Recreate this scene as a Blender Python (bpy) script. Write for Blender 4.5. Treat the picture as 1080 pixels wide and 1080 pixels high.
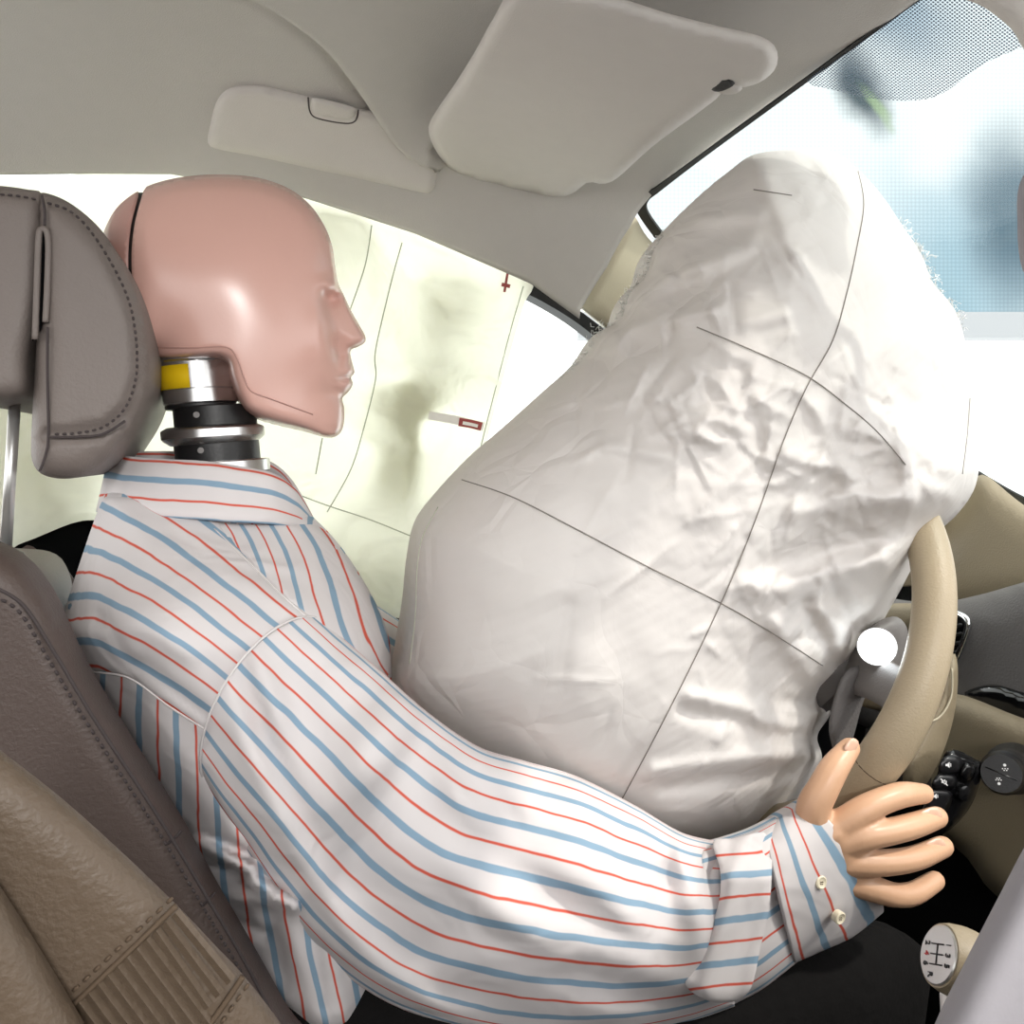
import bpy, bmesh, math, random
import numpy as np
from mathutils import Vector, noise
from mathutils.geometry import delaunay_2d_cdt

for o in list(bpy.data.objects): bpy.data.objects.remove(o)
scn = bpy.context.scene
COL = scn.collection
random.seed(7)

# ------------------------------------------------------------ camera
# world: X = car forward, Y = car left (away from the camera), Z = up, floor pan at 0
YAW, PITCH, F = math.radians(16.7), math.radians(3.8), 900.0
CAM = np.array([0.0, -0.79, 0.80])
DIR = np.array([math.sin(YAW) * math.cos(PITCH), math.cos(YAW) * math.cos(PITCH), -math.sin(PITCH)])
RGT = np.array([math.cos(YAW), -math.sin(YAW), 0.0])
UPV = np.cross(RGT, DIR)
cd = bpy.data.cameras.new('camera'); cam = bpy.data.objects.new('camera', cd); COL.objects.link(cam)
cam.location = CAM; cd.sensor_width = 36; cd.lens = 36 * F / 1080; cd.clip_start = 0.02
cam.rotation_euler = Vector(DIR).to_track_quat('-Z', 'Y').to_euler()
scn.camera = cam

# ------------------------------------------------------------ world, lights, exposure
w = bpy.data.worlds.new('world'); scn.world = w; w.use_nodes = True
w.node_tree.nodes['Background'].inputs[0].default_value = (1.0, 0.992, 0.975, 1)
w.node_tree.nodes['Background'].inputs[1].default_value = 1.55
scn.view_settings.view_transform = 'Standard'; scn.view_settings.look = 'None'
scn.view_settings.gamma = 1; scn.view_settings.use_curve_mapping = False
scn.view_settings.exposure = 0.66
sl = bpy.data.lights.new('showroom_spotlight', 'SUN'); sl.energy = 1.35; sl.angle = math.radians(2.5); sl.color = (1, .95, .86)
so = bpy.data.objects.new('showroom_spotlight', sl); COL.objects.link(so)
SUN_FROM = Vector((0.43, -0.46, 0.77))
so.rotation_euler = SUN_FROM.to_track_quat('Z', 'Y').to_euler(); so.location = SUN_FROM * 4
al = bpy.data.lights.new('head_highlight_light', 'AREA'); al.shape = 'RECTANGLE'; al.size = .09; al.size_y = .36; al.energy = 10; al.color = (1, .98, .96)  # area light added behind the camera to put a highlight on the head
ao = bpy.data.objects.new('head_highlight_light', al); COL.objects.link(ao); ao.location = (.10, -2.0, 1.30)
ao.rotation_euler = (Vector(ao.location) - Vector((.02, -.1, .92))).to_track_quat('Z', 'Y').to_euler(); ao.rotation_euler.rotate_axis('Z', math.radians(-42))

# ------------------------------------------------------------ pixel <-> space (used while tracing outlines onto real planes)
def rays(px, py):
    px = np.asarray(px, float); py = np.asarray(py, float)
    return DIR + RGT * ((px - 540) / F)[..., None] + UPV * ((540 - py) / F)[..., None]
def onY(px, py, Y):
    D = rays(px, py); return CAM + D * ((Y - CAM[1]) / D[..., 1])[..., None]
def onX(px, py, X):
    D = rays(px, py); return CAM + D * ((X - CAM[0]) / D[..., 0])[..., None]
def onZ(px, py, Z):
    D = rays(px, py); return CAM + D * ((Z - CAM[2]) / D[..., 2])[..., None]
def onPlane(px, py, p0, n, off=0.0):
    D = rays(px, py); n = np.asarray(n, float); n = n / np.linalg.norm(n)
    t = (off - (CAM - np.asarray(p0)) @ n) / (D @ n)
    return CAM + D * t[..., None]
def pY(x, y, Y): return onY(np.array([x]), np.array([y]), np.array([Y]))[0]
def sm(x, a, b):
    t = np.clip((x - a) / (b - a), 0, 1); return t * t * (3 - 2 * t)

def spline(pts, n, closed=False):
    P = np.asarray(pts, float); m = len(P)
    out = []
    segs = m if closed else m - 1
    for i in range(segs):
        if closed: p0, p1, p2, p3 = P[(i - 1) % m], P[i], P[(i + 1) % m], P[(i + 2) % m]
        else: p0, p1, p2, p3 = P[max(i - 1, 0)], P[i], P[i + 1], P[min(i + 2, m - 1)]
        for k in range(n):
            t = k / n
            out.append(.5 * ((2 * p1) + (-p0 + p2) * t + (2 * p0 - 5 * p1 + 4 * p2 - p3) * t * t + (-p0 + 3 * p1 - 3 * p2 + p3) * t ** 3))
    if not closed: out.append(P[-1])
    return np.array(out)
def resample(P, step, closed=True):
    Q = np.vstack([P, P[:1]]) if closed else P
    L = np.r_[0, np.cumsum(np.hypot(*np.diff(Q, axis=0).T))]
    n = max(8, int(L[-1] / step))
    s = np.linspace(0, L[-1], n + 1)
    if closed: s = s[:-1]
    return np.c_[np.interp(s, L, Q[:, 0]), np.interp(s, L, Q[:, 1])]
def seg_dist(px, py, poly, closed=True):
    P = np.asarray(poly, float); Q = np.roll(P, -1, 0) if closed else P[1:]
    if not closed: P = P[:-1]
    best = np.full(np.shape(px), 1e9)
    for (x1, y1), (x2, y2) in zip(P, Q):
        dx, dy = x2 - x1, y2 - y1; l = dx * dx + dy * dy + 1e-12
        t = np.clip(((px - x1) * dx + (py - y1) * dy) / l, 0, 1)
        best = np.minimum(best, np.hypot(px - x1 - t * dx, py - y1 - t * dy))
    return best
def inside(px, py, poly):
    P = np.asarray(poly); Q = np.roll(P, -1, 0); c = np.zeros(np.shape(px), bool)
    for (x1, y1), (x2, y2) in zip(P, Q):
        if y1 == y2: continue
        cond = (y1 > py) != (y2 > py)
        c ^= cond & (px < (x2 - x1) * (py - y1) / (y2 - y1) + x1)
    return c
def vnoise(pts, scale, seed=0.0, oct=2):
    return np.array([noise.fractal(Vector(p) * scale + Vector((seed, seed * .7, -seed)), 1.0, 2.0, oct) for p in pts])

# ------------------------------------------------------------ materials
MATS = {}
def mat(name, col, rough=.6, metal=0, bump=0, bscale=200, var=0, vscale=8, spec=.5, coat=0, sheen=0, emit=None, estr=0, bdist=.002):
    m = bpy.data.materials.new(name); m.use_nodes = True; nt = m.node_tree; b = nt.nodes['Principled BSDF']
    c = tuple(((v / 255) / 12.92 if v / 255 <= .04045 else ((v / 255 + .055) / 1.055) ** 2.4) for v in col) + (1,)
    b.inputs['Base Color'].default_value = c; b.inputs['Roughness'].default_value = rough
    b.inputs['Metallic'].default_value = metal; b.inputs['Specular IOR Level'].default_value = spec
    b.inputs['Coat Weight'].default_value = coat; b.inputs['Coat Roughness'].default_value = .25
    b.inputs['Sheen Weight'].default_value = sheen
    tc = nt.nodes.new('ShaderNodeTexCoord')
    if var:
        n = nt.nodes.new('ShaderNodeTexNoise'); n.inputs['Scale'].default_value = vscale; n.inputs['Detail'].default_value = 4
        nt.links.new(tc.outputs['Object'], n.inputs['Vector'])
        mx = nt.nodes.new('ShaderNodeMixRGB'); mx.blend_type = 'MULTIPLY'; mx.inputs[0].default_value = 1
        mx.inputs[1].default_value = c
        mr = nt.nodes.new('ShaderNodeMapRange'); mr.inputs[3].default_value = 1 - var; mr.inputs[4].default_value = 1 + var
        nt.links.new(n.outputs['Fac'], mr.inputs[0]); nt.links.new(mr.outputs[0], mx.inputs[2])
        nt.links.new(mx.outputs[0], b.inputs['Base Color'])
    if bump:
        n2 = nt.nodes.new('ShaderNodeTexNoise'); n2.inputs['Scale'].default_value = bscale; n2.inputs['Detail'].default_value = 3
        nt.links.new(tc.outputs['Object'], n2.inputs['Vector'])
        bp = nt.nodes.new('ShaderNodeBump'); bp.inputs['Strength'].default_value = bump; bp.inputs['Distance'].default_value = bdist
        nt.links.new(n2.outputs['Fac'], bp.inputs['Height']); nt.links.new(bp.outputs[0], b.inputs['Normal'])
    if emit: b.inputs['Emission Color'].default_value = emit + (1,); b.inputs['Emission Strength'].default_value = estr
    MATS[name] = m; return m
def lin(c): return tuple(((v / 255) / 12.92 if v / 255 <= .04045 else ((v / 255 + .055) / 1.055) ** 2.4) for v in c) + (1,)

mat('headliner', (180, 176, 171), .95, bump=.25, bscale=900, var=.03, vscale=60, spec=.15)
mat('visor_fabric', (196, 191, 186), .9, bump=.2, bscale=900, var=.03, vscale=50, spec=.15)
mat('pillar_trim', (182, 174, 152), .7, bump=.2, bscale=600, spec=.3)
mat('black_rubber', (14, 15, 16), .55)
mat('black_plastic', (20, 20, 22), .32, bump=.1, bscale=500)
mat('gloss_black', (12, 12, 13), .14)
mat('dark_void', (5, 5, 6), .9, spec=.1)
mat('dummy_skin', (216, 172, 160), .27, bump=.04, bscale=300, var=.035, vscale=9, coat=.5)
mat('dummy_cap', (192, 148, 138), .4, coat=.2, var=.03)
mat('hand_skin', (206, 164, 132), .42, var=.08, vscale=28, bump=.12, bscale=150, coat=.1)
mat('hand_nail', (222, 182, 158), .28, coat=.3)
mat('aluminium', (205, 205, 205), .26, metal=1, bump=.05, bscale=80)
mat('dark_steel', (70, 70, 72), .35, metal=1)
mat('yellow_label', (235, 196, 10), .5)
mat('rubber_neck', (22, 22, 23), .42, bump=.1, bscale=300)
mat('seat_leather_dark', (82, 70, 65), .5, bump=.3, bscale=420, var=.05, vscale=12, spec=.4)
mat('headrest_leather', (116, 107, 102), .5, bump=.3, bscale=420, var=.04, vscale=12, spec=.4)
mat('thread_dark', (62, 54, 54), .8)
mat('seat_leather_beige', (94, 80, 66), .5, bump=.3, bscale=420, var=.05, vscale=12, spec=.4)
mat('thread_beige', (88, 72, 56), .8)
mat('rim_leather', (160, 146, 122), .42, bump=.25, bscale=500, var=.04, vscale=20, spec=.4)
mat('grey_plastic', (112, 108, 106), .5, bump=.15, bscale=500)
mat('dash_upper', (94, 91, 90), .65, bump=.4, bscale=350, var=.04, vscale=20)
mat('dash_beige', (130, 118, 96), .6, bump=.3, bscale=400)
mat('chrome', (225, 228, 230), .08, metal=1)
mat('satin_silver', (205, 205, 203), .3, metal=.8)
mat('trouser_black', (16, 15, 15), .9, bump=.3, bscale=60, var=.25, vscale=20, spec=.15, bdist=.01)
mat('carpet', (16, 15, 15), .98, bump=.5, bscale=400, spec=.1)
mat('print_white', (225, 225, 225), .5)
mat('print_dark', (40, 40, 42), .5)
mat('print_red', (190, 50, 50), .5)
mat('seam_thread', (128, 122, 116), .8)
mat('seam_olive', (176, 178, 160), .8)
mat('button_shell', (232, 222, 196), .3, coat=.3)
mat('tag_white', (240, 238, 232), .7)
mat('cuff_fold', (186, 178, 178), .8)
mat('shirt_seam', (214, 209, 208), .85)
mat('shade_panel_olive', (200, 202, 176), .8)  # for the light-blocking pieces added inside the curtain
mat('tag_red', (160, 74, 70), .7)
mat('passenger_bag', (150, 147, 152), .8, bump=.2, bscale=120)
mat('white_fray', (240, 240, 238), .9)
mat('disc_glow', (255, 255, 255), .3, emit=(.9, .97, 1.0), estr=5.0)

def nodes(name):
    m = bpy.data.materials.new(name); m.use_nodes = True; MATS[name] = m
    return m, m.node_tree, m.node_tree.nodes['Principled BSDF']
def N(nt, t, **kw):
    n = nt.nodes.new(t)
    for k, v in kw.items():
        if k.startswith('i_'): n.inputs[int(k[2:])].default_value = v
        else: setattr(n, k, v)
    return n

# striped shirt cloth: stripes run along U, V counts one blue + one red stripe per unit
def stripe_material():
    m, nt, b = nodes('striped_cotton'); L = nt.links.new
    b.inputs['Roughness'].default_value = .85; b.inputs['Specular IOR Level'].default_value = .2
    uv = N(nt, 'ShaderNodeUVMap'); sp = N(nt, 'ShaderNodeSeparateXYZ'); L(uv.outputs[0], sp.inputs[0])
    tc = N(nt, 'ShaderNodeTexCoord')
    nz = N(nt, 'ShaderNodeTexNoise'); nz.inputs['Scale'].default_value = 22; L(tc.outputs['Object'], nz.inputs['Vector'])
    ad = N(nt, 'ShaderNodeMath', operation='MULTIPLY_ADD', i_1=.16); L(nz.outputs['Fac'], ad.inputs[0]); L(sp.outputs[1], ad.inputs[2])
    fr = N(nt, 'ShaderNodeMath', operation='FRACT'); L(ad.outputs[0], fr.inputs[0])
    def band(c, hw):
        s = N(nt, 'ShaderNodeMath', operation='SUBTRACT', i_1=c); L(fr.outputs[0], s.inputs[0])
        a = N(nt, 'ShaderNodeMath', operation='ABSOLUTE'); L(s.outputs[0], a.inputs[0])
        mr = N(nt, 'ShaderNodeMapRange'); mr.inputs[1].default_value = hw - .012; mr.inputs[2].default_value = hw + .012
        mr.inputs[3].default_value = 1; mr.inputs[4].default_value = 0; L(a.outputs[0], mr.inputs[0]); return mr
    bl, rd = band(.25, .08), band(.75, .031)
    m1 = N(nt, 'ShaderNodeMixRGB'); m1.inputs[1].default_value = lin((222, 217, 217)); m1.inputs[2].default_value = lin((140, 168, 190)); L(bl.outputs[0], m1.inputs[0])
    m2 = N(nt, 'ShaderNodeMixRGB'); m2.inputs[2].default_value = lin((214, 96, 78)); L(m1.outputs[0], m2.inputs[1]); L(rd.outputs[0], m2.inputs[0])
    L(m2.outputs[0], b.inputs['Base Color'])
    n2 = N(nt, 'ShaderNodeTexNoise'); n2.inputs['Scale'].default_value = 13; n2.inputs['Detail'].default_value = 2; n2.inputs['Distortion'].default_value = .9
    L(tc.outputs['Object'], n2.inputs['Vector'])
    bp = N(nt, 'ShaderNodeBump'); bp.inputs['Strength'].default_value = .5; bp.inputs['Distance'].default_value = .012
    L(n2.outputs['Fac'], bp.inputs['Height']); L(bp.outputs[0], b.inputs['Normal'])
    tr = N(nt, 'ShaderNodeBsdfTranslucent'); L(m2.outputs[0], tr.inputs[0])
    mx = N(nt, 'ShaderNodeMixShader', i_0=.12); L(b.outputs[0], mx.inputs[1]); L(tr.outputs[0], mx.inputs[2])
    L(mx.outputs[0], nt.nodes['Material Output'].inputs[0])
stripe_material()

def airbag_material():
    m, nt, b = nodes('airbag_nylon'); L = nt.links.new
    b.inputs['Base Color'].default_value = lin((219, 215, 212)); b.inputs['Roughness'].default_value = .6; b.inputs['Specular IOR Level'].default_value = .3
    tc = N(nt, 'ShaderNodeTexCoord')
    # crumples
    dn = N(nt, 'ShaderNodeTexNoise'); dn.inputs['Scale'].default_value = 9; L(tc.outputs['Object'], dn.inputs['Vector'])
    mixv = N(nt, 'ShaderNodeVectorMath', operation='MULTIPLY_ADD'); mixv.inputs[1].default_value = (.08, .08, .08)
    L(dn.outputs['Color'], mixv.inputs[0]); L(tc.outputs['Object'], mixv.inputs[2])
    vo = N(nt, 'ShaderNodeTexVoronoi', feature='DISTANCE_TO_EDGE'); vo.inputs['Scale'].default_value = 19; L(mixv.outputs[0], vo.inputs['Vector'])
    mv = N(nt, 'ShaderNodeMapRange'); mv.inputs[2].default_value = .22; L(vo.outputs['Distance'], mv.inputs[0])
    msk = N(nt, 'ShaderNodeTexNoise'); msk.inputs['Scale'].default_value = 5.5; L(tc.outputs['Object'], msk.inputs['Vector'])
    mm = N(nt, 'ShaderNodeMapRange'); mm.inputs[1].default_value = .42; mm.inputs[2].default_value = .62; L(msk.outputs['Fac'], mm.inputs[0])
    ml = N(nt, 'ShaderNodeMath', operation='MULTIPLY'); L(mv.outputs[0], ml.inputs[0]); L(mm.outputs[0], ml.inputs[1])
    b1 = N(nt, 'ShaderNodeBump'); b1.inputs['Strength'].default_value = .35; b1.inputs['Distance'].default_value = .004; L(ml.outputs[0], b1.inputs['Height'])
    n2 = N(nt, 'ShaderNodeTexNoise'); n2.inputs['Scale'].default_value = 34; n2.inputs['Detail'].default_value = 5; n2.inputs['Distortion'].default_value = 1.2
    L(tc.outputs['Object'], n2.inputs['Vector'])
    b2 = N(nt, 'ShaderNodeBump'); b2.inputs['Strength'].default_value = .12; b2.inputs['Distance'].default_value = .003
    L(n2.outputs['Fac'], b2.inputs['Height']); L(b1.outputs[0], b2.inputs['Normal'])
    # woven ripstop ribs
    mp = N(nt, 'ShaderNodeMapping'); mp.inputs['Rotation'].default_value = (0, .42, 0); L(tc.outputs['Object'], mp.inputs['Vector'])
    wv = N(nt, 'ShaderNodeTexWave', bands_direction='Z'); wv.inputs['Scale'].default_value = 34; L(mp.outputs[0], wv.inputs['Vector'])
    b3 = N(nt, 'ShaderNodeBump'); b3.inputs['Strength'].default_value = .08; b3.inputs['Distance'].default_value = .002
    L(wv.outputs['Fac'], b3.inputs['Height']); L(b2.outputs[0], b3.inputs['Normal'])
    L(b3.outputs[0], b.inputs['Normal'])
    tr = N(nt, 'ShaderNodeBsdfTranslucent'); tr.inputs[0].default_value = lin((238, 231, 226)); L(b3.outputs[0], tr.inputs['Normal'])
    mx = N(nt, 'ShaderNodeMixShader', i_0=.22); L(b.outputs[0], mx.inputs[1]); L(tr.outputs[0], mx.inputs[2])
    L(mx.outputs[0], nt.nodes['Material Output'].inputs[0])
airbag_material()

def curtain_material():
    m, nt, b = nodes('curtain_nylon'); L = nt.links.new
    b.inputs['Base Color'].default_value = lin((246, 246, 238)); b.inputs['Roughness'].default_value = .65
    tc = N(nt, 'ShaderNodeTexCoord')
    n2 = N(nt, 'ShaderNodeTexNoise'); n2.inputs['Scale'].default_value = 9; n2.inputs['Detail'].default_value = 3; n2.inputs['Distortion'].default_value = .6
    L(tc.outputs['Object'], n2.inputs['Vector'])
    b2 = N(nt, 'ShaderNodeBump'); b2.inputs['Strength'].default_value = .8; b2.inputs['Distance'].default_value = .04; L(n2.outputs['Fac'], b2.inputs['Height'])
    L(b2.outputs[0], b.inputs['Normal'])
    tr = N(nt, 'ShaderNodeBsdfTranslucent'); tr.inputs[0].default_value = lin((252, 252, 242)); L(b2.outputs[0], tr.inputs['Normal'])
    mx = N(nt, 'ShaderNodeMixShader', i_0=.72); L(b.outputs[0], mx.inputs[1]); L(tr.outputs[0], mx.inputs[2])
    L(mx.outputs[0], nt.nodes['Material Output'].inputs[0])
curtain_material()

def glass_material():
    m = bpy.data.materials.new('car_glass'); m.use_nodes = True; nt = m.node_tree; L = nt.links.new
    nt.nodes.remove(nt.nodes['Principled BSDF'])
    t = N(nt, 'ShaderNodeBsdfTransparent'); t.inputs[0].default_value = (.96, .985, .98, 1)
    g = N(nt, 'ShaderNodeBsdfGlossy'); g.inputs['Roughness'].default_value = .02
    mx = N(nt, 'ShaderNodeMixShader', i_0=.03); L(t.outputs[0], mx.inputs[1]); L(g.outputs[0], mx.inputs[2])
    L(mx.outputs[0], nt.nodes['Material Output'].inputs[0]); MATS['car_glass'] = m
    m = bpy.data.materials.new('frit_dots'); m.use_nodes = True; nt = m.node_tree; L = nt.links.new
    b = nt.nodes['Principled BSDF']; b.inputs['Base Color'].default_value = lin((112, 128, 148)); b.inputs['Roughness'].default_value = .5
    uv = N(nt, 'ShaderNodeUVMap'); vo = N(nt, 'ShaderNodeTexVoronoi', feature='F1'); vo.inputs['Scale'].default_value = 1; vo.inputs['Randomness'].default_value = 0
    L(uv.outputs[0], vo.inputs['Vector'])
    lt = N(nt, 'ShaderNodeMath', operation='LESS_THAN', i_1=.37); L(vo.outputs['Distance'], lt.inputs[0])
    t = N(nt, 'ShaderNodeBsdfTransparent'); mx = N(nt, 'ShaderNodeMixShader'); L(lt.outputs[0], mx.inputs[0]); L(t.outputs[0], mx.inputs[1]); L(b.outputs[0], mx.inputs[2])
    L(mx.outputs[0], nt.nodes['Material Output'].inputs[0]); MATS['frit_dots'] = m
glass_material()

# ------------------------------------------------------------ object helpers
BASE = {}
def thing(name, label, cat, base, kind=None, group=None):
    o = bpy.data.objects.new(name, None); COL.objects.link(o); o.location = base; o.empty_display_size = .05
    o['label'] = label
    if cat: o['category'] = cat
    if kind: o['kind'] = kind
    if group: o['group'] = group
    BASE[o.name] = Vector(base); return o
def mesh(name, V, Fc, m, parent=None, uv=None, smooth=True, base=None, label=None, cat=None, kind=None, merge=True, group=None):
    b = BASE[parent.name] if parent is not None else Vector(base if base is not None else (0, 0, 0))
    me = bpy.data.meshes.new(name)
    V = np.asarray(V, float)
    me.from_pydata([tuple(v) for v in (V - np.array(b))], [], [tuple(int(i) for i in f) for f in Fc])
    if uv is not None:
        l = me.uv_layers.new(name='UVMap')
        for lp in me.loops: l.data[lp.index].uv = uv[lp.vertex_index]
    bm = bmesh.new(); bm.from_mesh(me)
    if merge: bmesh.ops.remove_doubles(bm, verts=bm.verts, dist=1e-5)
    bmesh.ops.recalc_face_normals(bm, faces=bm.faces)
    bm.to_mesh(me); bm.free()
    if smooth: me.polygons.foreach_set('use_smooth', [True] * len(me.polygons))
    me.materials.append(MATS[m] if isinstance(m, str) else m)
    o = bpy.data.objects.new(name, me); COL.objects.link(o)
    if parent is not None: o.parent = parent
    else: o.location = b
    BASE[o.name] = b
    if label: o['label'] = label
    if cat: o['category'] = cat
    if kind: o['kind'] = kind
    if group: o['group'] = group
    return o

def fill(outline, step, sp=6, closed_spline=True, seg=None):
    """dense outline + interior grid -> (pts Nx2, tris, number of rim points)"""
    P = spline(outline, sp, True) if closed_spline else np.asarray(outline, float)
    R = resample(P, seg or step)
    x0, y0 = R.min(0); x1, y1 = R.max(0)
    gx, gy = np.meshgrid(np.arange(x0, x1, step), np.arange(y0, y1, step))
    gx = gx.ravel() + np.where((np.round((gy.ravel() - y0) / step) % 2) > 0, step * .5, 0); gy = gy.ravel()
    k = inside(gx, gy, R); gx, gy = gx[k], gy[k]
    k = seg_dist(gx, gy, R) > step * .55; gx, gy = gx[k], gy[k]
    pts = np.vstack([R, np.c_[gx, gy]]); n = len(R)
    r = delaunay_2d_cdt([Vector(p) for p in pts], [], [list(range(n))], 1, 1e-4)
    vs = np.array([tuple(v) for v in r[0]]); tris = [tuple(f) for f in r[2]]
    # rim loop in output indexing
    idx = {}
    for i, orig in enumerate(r[3]):
        for q in orig: idx[q] = i
    loop = [idx[i] for i in range(n)]
    return vs, tris, loop, R
def body(name, filled, front, back, m, parent=None, uv=None, **kw):
    """closed solid: front(px,py,dist) and back(px,py,dist) give world points"""
    vs, tris, loop, R = filled
    px, py = vs[:, 0], vs[:, 1]
    d = seg_dist(px, py, R); d[loop] = 0
    A, B = front(px, py, d), back(px, py, d)
    n = len(vs)
    Fc = list(tris) + [(c + n, b + n, a + n) for a, b, c in tris]
    for i in range(len(loop)):
        a, b = loop[i], loop[(i + 1) % len(loop)]
        if a != b: Fc.append((a, b, b + n, a + n))
    U = None
    if uv is not None:
        u = uv(px, py); U = np.vstack([u, u])
    return mesh(name, np.vstack([A, B]), Fc, m, parent, U, **kw)
def dome(d, D, T): return T * np.sqrt(np.clip(1 - (1 - np.minimum(d / D, 1)) ** 2, 0, 1))
def padY(name, outline, y0, tf, Df, depth, m, parent=None, step=6, uv=None, Db=None, sharp=False, extra=None, ray=False, **kw):
    """upholstered solid: outline on plane Y=y0, rounded towards camera by tf over Df pixels, running back by depth"""
    f = fill(outline, step, closed_spline=not sharp)
    Db = Db or Df
    def fr(px, py, d):
        t = dome(d, Df, tf)
        if extra is not None: t = t + extra(px, py, d)
        return onY(px, py, y0 - t)
    def bk(px, py, d):
        if ray: return onY(px, py, y0 + .5 * dome(d, Db, max(depth - tf, .001)))
        p = onY(px, py, np.full(len(px), y0)); p[:, 1] += depth - tf + dome(d, Db, tf); return p
    return body(name, f, fr, bk, m, parent, uv, **kw)

def loft(name, secs, m, parent=None, n=8, K=20, vrep=6.0, urep=1.0, disp=None, cap=True, voff=0.0, **kw):
    """tube between a top and a bottom traced edge; secs: (tx,ty,bx,by,y,rNear,rFar)"""
    S = spline([tuple(q) + (0, 0) if len(q) == 7 else q for q in secs], n); M = len(S); V = []; UV = []
    th = np.concatenate([np.linspace(0, math.pi, K, endpoint=False), np.linspace(math.pi, 2 * math.pi, K, endpoint=False)])
    for i, s in enumerate(S):
        k = (1 - np.cos(th)) / 2
        px = s[0] + (s[2] - s[0]) * k; py = s[1] + (s[3] - s[1]) * k
        sn = np.sin(th); px = px + s[7] * np.maximum(sn, 0); py = py + s[8] * np.maximum(sn, 0); near = np.maximum(sn, 0) * s[5]
        if disp is not None: near = near + disp(i / (M - 1), th) * (sn > 0.02)
        p = onY(px, py, s[4] - near); p[:, 1] += np.maximum(-sn, 0) * s[6]
        V.append(p)
        UV += [(i / (M - 1) * urep, voff + vrep * t / math.pi) for t in th]
    V = np.vstack(V); Q = 2 * K; Fc = []
    for i in range(M - 1):
        for j in range(Q):
            Fc.append((i * Q + j, i * Q + (j + 1) % Q, (i + 1) * Q + (j + 1) % Q, (i + 1) * Q + j))
    if cap: Fc.append(tuple(range(Q))[::-1]); Fc.append(tuple((M - 1) * Q + j for j in range(Q)))
    # seam-safe uvs: per-loop
    o = mesh(name, V, Fc, m, parent, None, merge=False, **kw)
    l = o.data.uv_layers.new(name='UVMap')
    for poly in o.data.polygons:
        vi = [o.data.loops[q].vertex_index for q in poly.loop_indices]
        js = [v % Q for v in vi]; wrap = (max(js) - min(js)) > Q // 2 and len(vi) == 4
        for q, v, j in zip(poly.loop_indices, vi, js):
            u, vv = UV[v]
            if wrap and j < Q // 2: vv += 2 * vrep
            l.data[q].uv = (u, vv)
    return o

def tube_geo(pts, r, k=8, closed=False):
    P = [Vector(p) for p in pts]; n = len(P); V = []; Fc = []
    rr = r if hasattr(r, '__len__') else [r] * n
    up = Vector((0, 0, 1)); prev = None
    for i, p in enumerate(P):
        if closed: t = P[(i + 1) % n] - P[i - 1]
        else: t = P[min(i + 1, n - 1)] - P[max(i - 1, 0)]
        t.normalize()
        if prev is None:
            a = t.orthogonal().normalized()
        else:
            a = (prev - t * prev.dot(t)).normalized()
        prev = a; b = t.cross(a)
        for j in range(k):
            q = 2 * math.pi * j / k; V.append(p + (a * math.cos(q) + b * math.sin(q)) * rr[i])
    for i in range(n if closed else n - 1):
        for j in range(k):
            i2 = (i + 1) % n
            Fc.append((i * k + j, i * k + (j + 1) % k, i2 * k + (j + 1) % k, i2 * k + j))
    if not closed: Fc.append(tuple(range(k))[::-1]); Fc.append(tuple((n - 1) * k + j for j in range(k)))
    return [tuple(v) for v in V], Fc
def tube(name, pts, r, m, parent=None, k=8, closed=False, **kw):
    V, Fc = tube_geo(pts, r, k, closed); return mesh(name, V, Fc, m, parent, merge=False, **kw)
def lathe(name, axis0, axisdir, prof, m, parent=None, k=40, smooth=True, **kw):
    """prof: list of (radius, distance along axis)"""
    A = Vector(axis0); T = Vector(axisdir).normalized(); a = T.orthogonal().normalized(); b = T.cross(a); V = []; Fc = []
    for r, h in prof:
        for j in range(k):
            q = 2 * math.pi * j / k; V.append(tuple(A + T * h + (a * math.cos(q) + b * math.sin(q)) * max(r, 1e-5)))
    n = len(prof)
    for i in range(n - 1):
        for j in range(k): Fc.append((i * k + j, i * k + (j + 1) % k, (i + 1) * k + (j + 1) % k, (i + 1) * k + j))
    Fc.append(tuple(range(k))[::-1]); Fc.append(tuple((n - 1) * k + j for j in range(k)))
    o = mesh(name, V, Fc, m, parent, smooth=smooth, merge=False, **kw)
    if smooth:
        md = o.modifiers.new('edges', 'EDGE_SPLIT'); md.split_angle = math.radians(35)
    return o
def box(name, lo, hi, m, parent=None, bev=.005, **kw):
    bm = bmesh.new(); bmesh.ops.create_cube(bm, size=1)
    for v in bm.verts:
        v.co = Vector([(lo[i] + hi[i]) / 2 + v.co[i] * (hi[i] - lo[i]) for i in range(3)])
    if bev: bmesh.ops.bevel(bm, geom=bm.edges, offset=bev, segments=3, affect='EDGES', profile=.6)
    V = [tuple(v.co) for v in bm.verts]; bm.verts.index_update(); Fc = [[v.index for v in f.verts] for f in bm.faces]; bm.free()
    o = mesh(name, V, Fc, m, parent, smooth=False, **kw); return o
def stitches(name, pts3, r, m, parent, duty=.55, gap=.008):
    """a run of small thread stitches along a 3D polyline, joined: too small to pick apart"""
    P = np.asarray(pts3, float); L = np.r_[0, np.cumsum(np.linalg.norm(np.diff(P, axis=0), axis=1))]
    V = []; Fc = []; s = 0
    while s + gap * duty < L[-1]:
        q = [[np.interp(t, L, P[:, i]) for i in range(3)] for t in (s, s + gap * duty / 2, s + gap * duty)]
        v, f = tube_geo(q, [r * .7, r, r * .7], 5); o = len(V); V += v; Fc += [tuple(i + o for i in x) for x in f]; s += gap
    return mesh(name, V, Fc, m, parent, merge=False, kind='stuff')
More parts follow.
